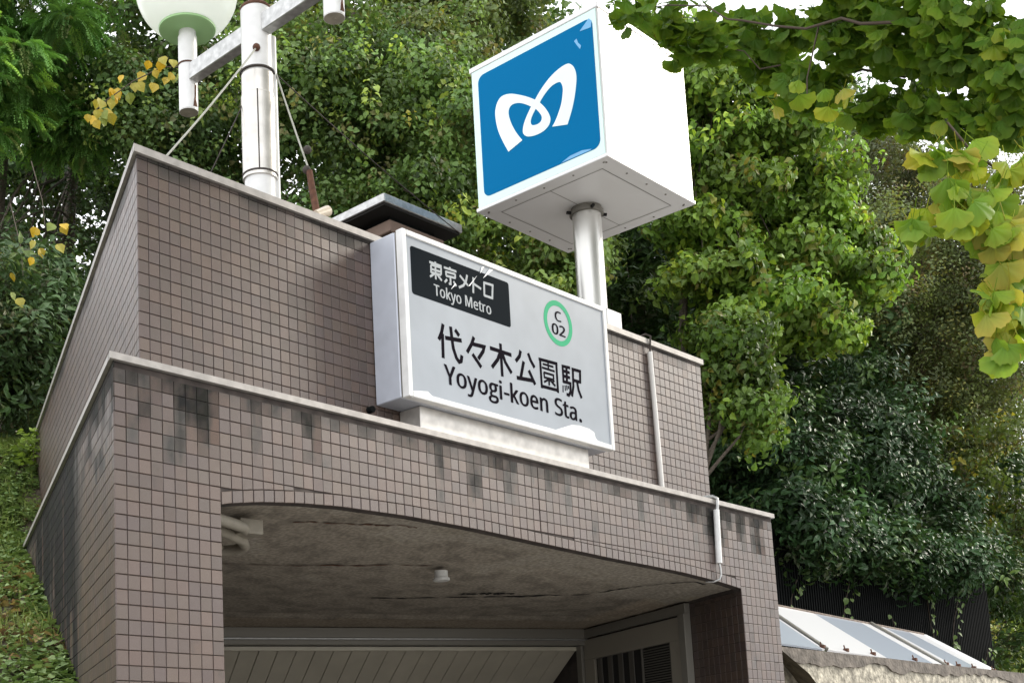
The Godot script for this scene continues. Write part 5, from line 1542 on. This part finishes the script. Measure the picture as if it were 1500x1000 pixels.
	for i in 2600:
		var e := rv() * pow(rng.randf(), 0.4)
		var p := foot + Vector3(-0.3, 7.6, 0.2) + e * Vector3(2.6, 2.4, 2.6)
		var u := (rv() + Vector3(0, 0.4, 0)).normalized()
		var x := u.cross(rv()).normalized()
		ct.append(Transform3D(Basis(x * 1.9, u * 1.9, x.cross(u) * 1.9), p)); cc.append(Color(0.14, 0.23, 0.03))
	multi("crown", S.broad[0], M.leaf, g, ct, cc).set_meta("kind", "stuff")
	# the low spray that has begun to turn
	var y := thing("ginkgo_spray", Vector3(4.6, 3.9, -1.0), "low ginkgo spray with yellow turning fan leaves at the right edge", "branch")
	var tw := [[Vector3(5.3, 4.0, -0.9), Vector3(4.6, 3.75, -1.0), Vector3(4.1, 3.45, -1.1), Vector3(3.83, 3.26, -1.17), Vector3(3.75, 3.33, -1.23), Vector3(3.70, 3.42, -1.27)], [Vector3(4.1, 3.45, -1.1), Vector3(3.9, 3.15, -1.13), Vector3(3.72, 3.06, -1.18), Vector3(3.62, 3.08, -1.22)], [Vector3(3.9, 3.15, -1.13), Vector3(3.85, 2.95, -1.15), Vector3(3.78, 2.80, -1.17)]]
	for l in tw:
		var lb := MB.new()
		lb.tube(l, 0.007, 0.003, 7)
		part("twig", lb, M.twig, y)
	var ym := []
	for c in [Color(0.40, 0.43, 0.045), Color(0.29, 0.38, 0.045), Color(0.44, 0.39, 0.08), Color(0.21, 0.32, 0.04)]:
		var m := leafmat(0.45, lin(0.95, 0.95, 0.45), 0.3)
		m.albedo_color = lin(c.r, c.g, c.b)
		ym.append(m)
	var yp := [[Vector3(3.66, 3.20, -1.27), Vector3(0.07, 0.06, 0.05), 16], [Vector3(3.62, 3.10, -1.22), Vector3(0.09, 0.05, 0.05), 16], [Vector3(3.74, 3.20, -1.20), Vector3(0.08, 0.06, 0.05), 14], [Vector3(3.70, 3.06, -1.17), Vector3(0.07, 0.06, 0.05), 16], [Vector3(3.74, 2.95, -1.17), Vector3(0.05, 0.06, 0.05), 14], [Vector3(3.78, 2.85, -1.16), Vector3(0.05, 0.07, 0.04), 14], [Vector3(3.84, 3.05, -1.13), Vector3(0.08, 0.14, 0.05), 26], [Vector3(3.86, 3.30, -1.14), Vector3(0.07, 0.05, 0.05), 12], [Vector3(3.64, 3.32, -1.29), Vector3(0.05, 0.05, 0.04), 9], [Vector3(3.70, 3.31, -1.22), Vector3(0.06, 0.05, 0.04), 9], [Vector3(3.61, 3.14, -1.33), Vector3(0.05, 0.05, 0.04), 9], [Vector3(3.66, 2.86, -1.19), Vector3(0.05, 0.06, 0.04), 10], [Vector3(3.67, 2.73, -1.17), Vector3(0.05, 0.05, 0.04), 9]]
	for pd in yp:
		for i in pd[2]:
			var t := fan_at(pd[0] + rv() * pow(rng.randf(), 0.4) * pd[1], rng.randf_range(0.7, 1.6))
			t.basis = t.basis * 1.12
			inst("leaf", fans[rng.randi() % 5], ym[rng.randi() % 4], y, t)
	for dp in [[Vector3(4.55, 4.13, -2.05), 7, "few hanging yellow ginkgo leaves at the lower fringe of the green branches"]]:
		var dthing := thing("ginkgo_spray", dp[0], dp[2], "branch")
		var tb := MB.new()
		tb.tube([dp[0] + Vector3(0.05, 0.3, 0.05), dp[0] + Vector3(0.02, 0.1, 0.0), dp[0]], 0.004, 0.002, 6)
		part("twig", tb, M.twig, dthing)
		for i in dp[1]:
			inst("leaf", fans[i % 5], ym[i % 4], dthing, fan_at(dp[0] + rv() * Vector3(0.16, 0.05, 0.16), 1.3))
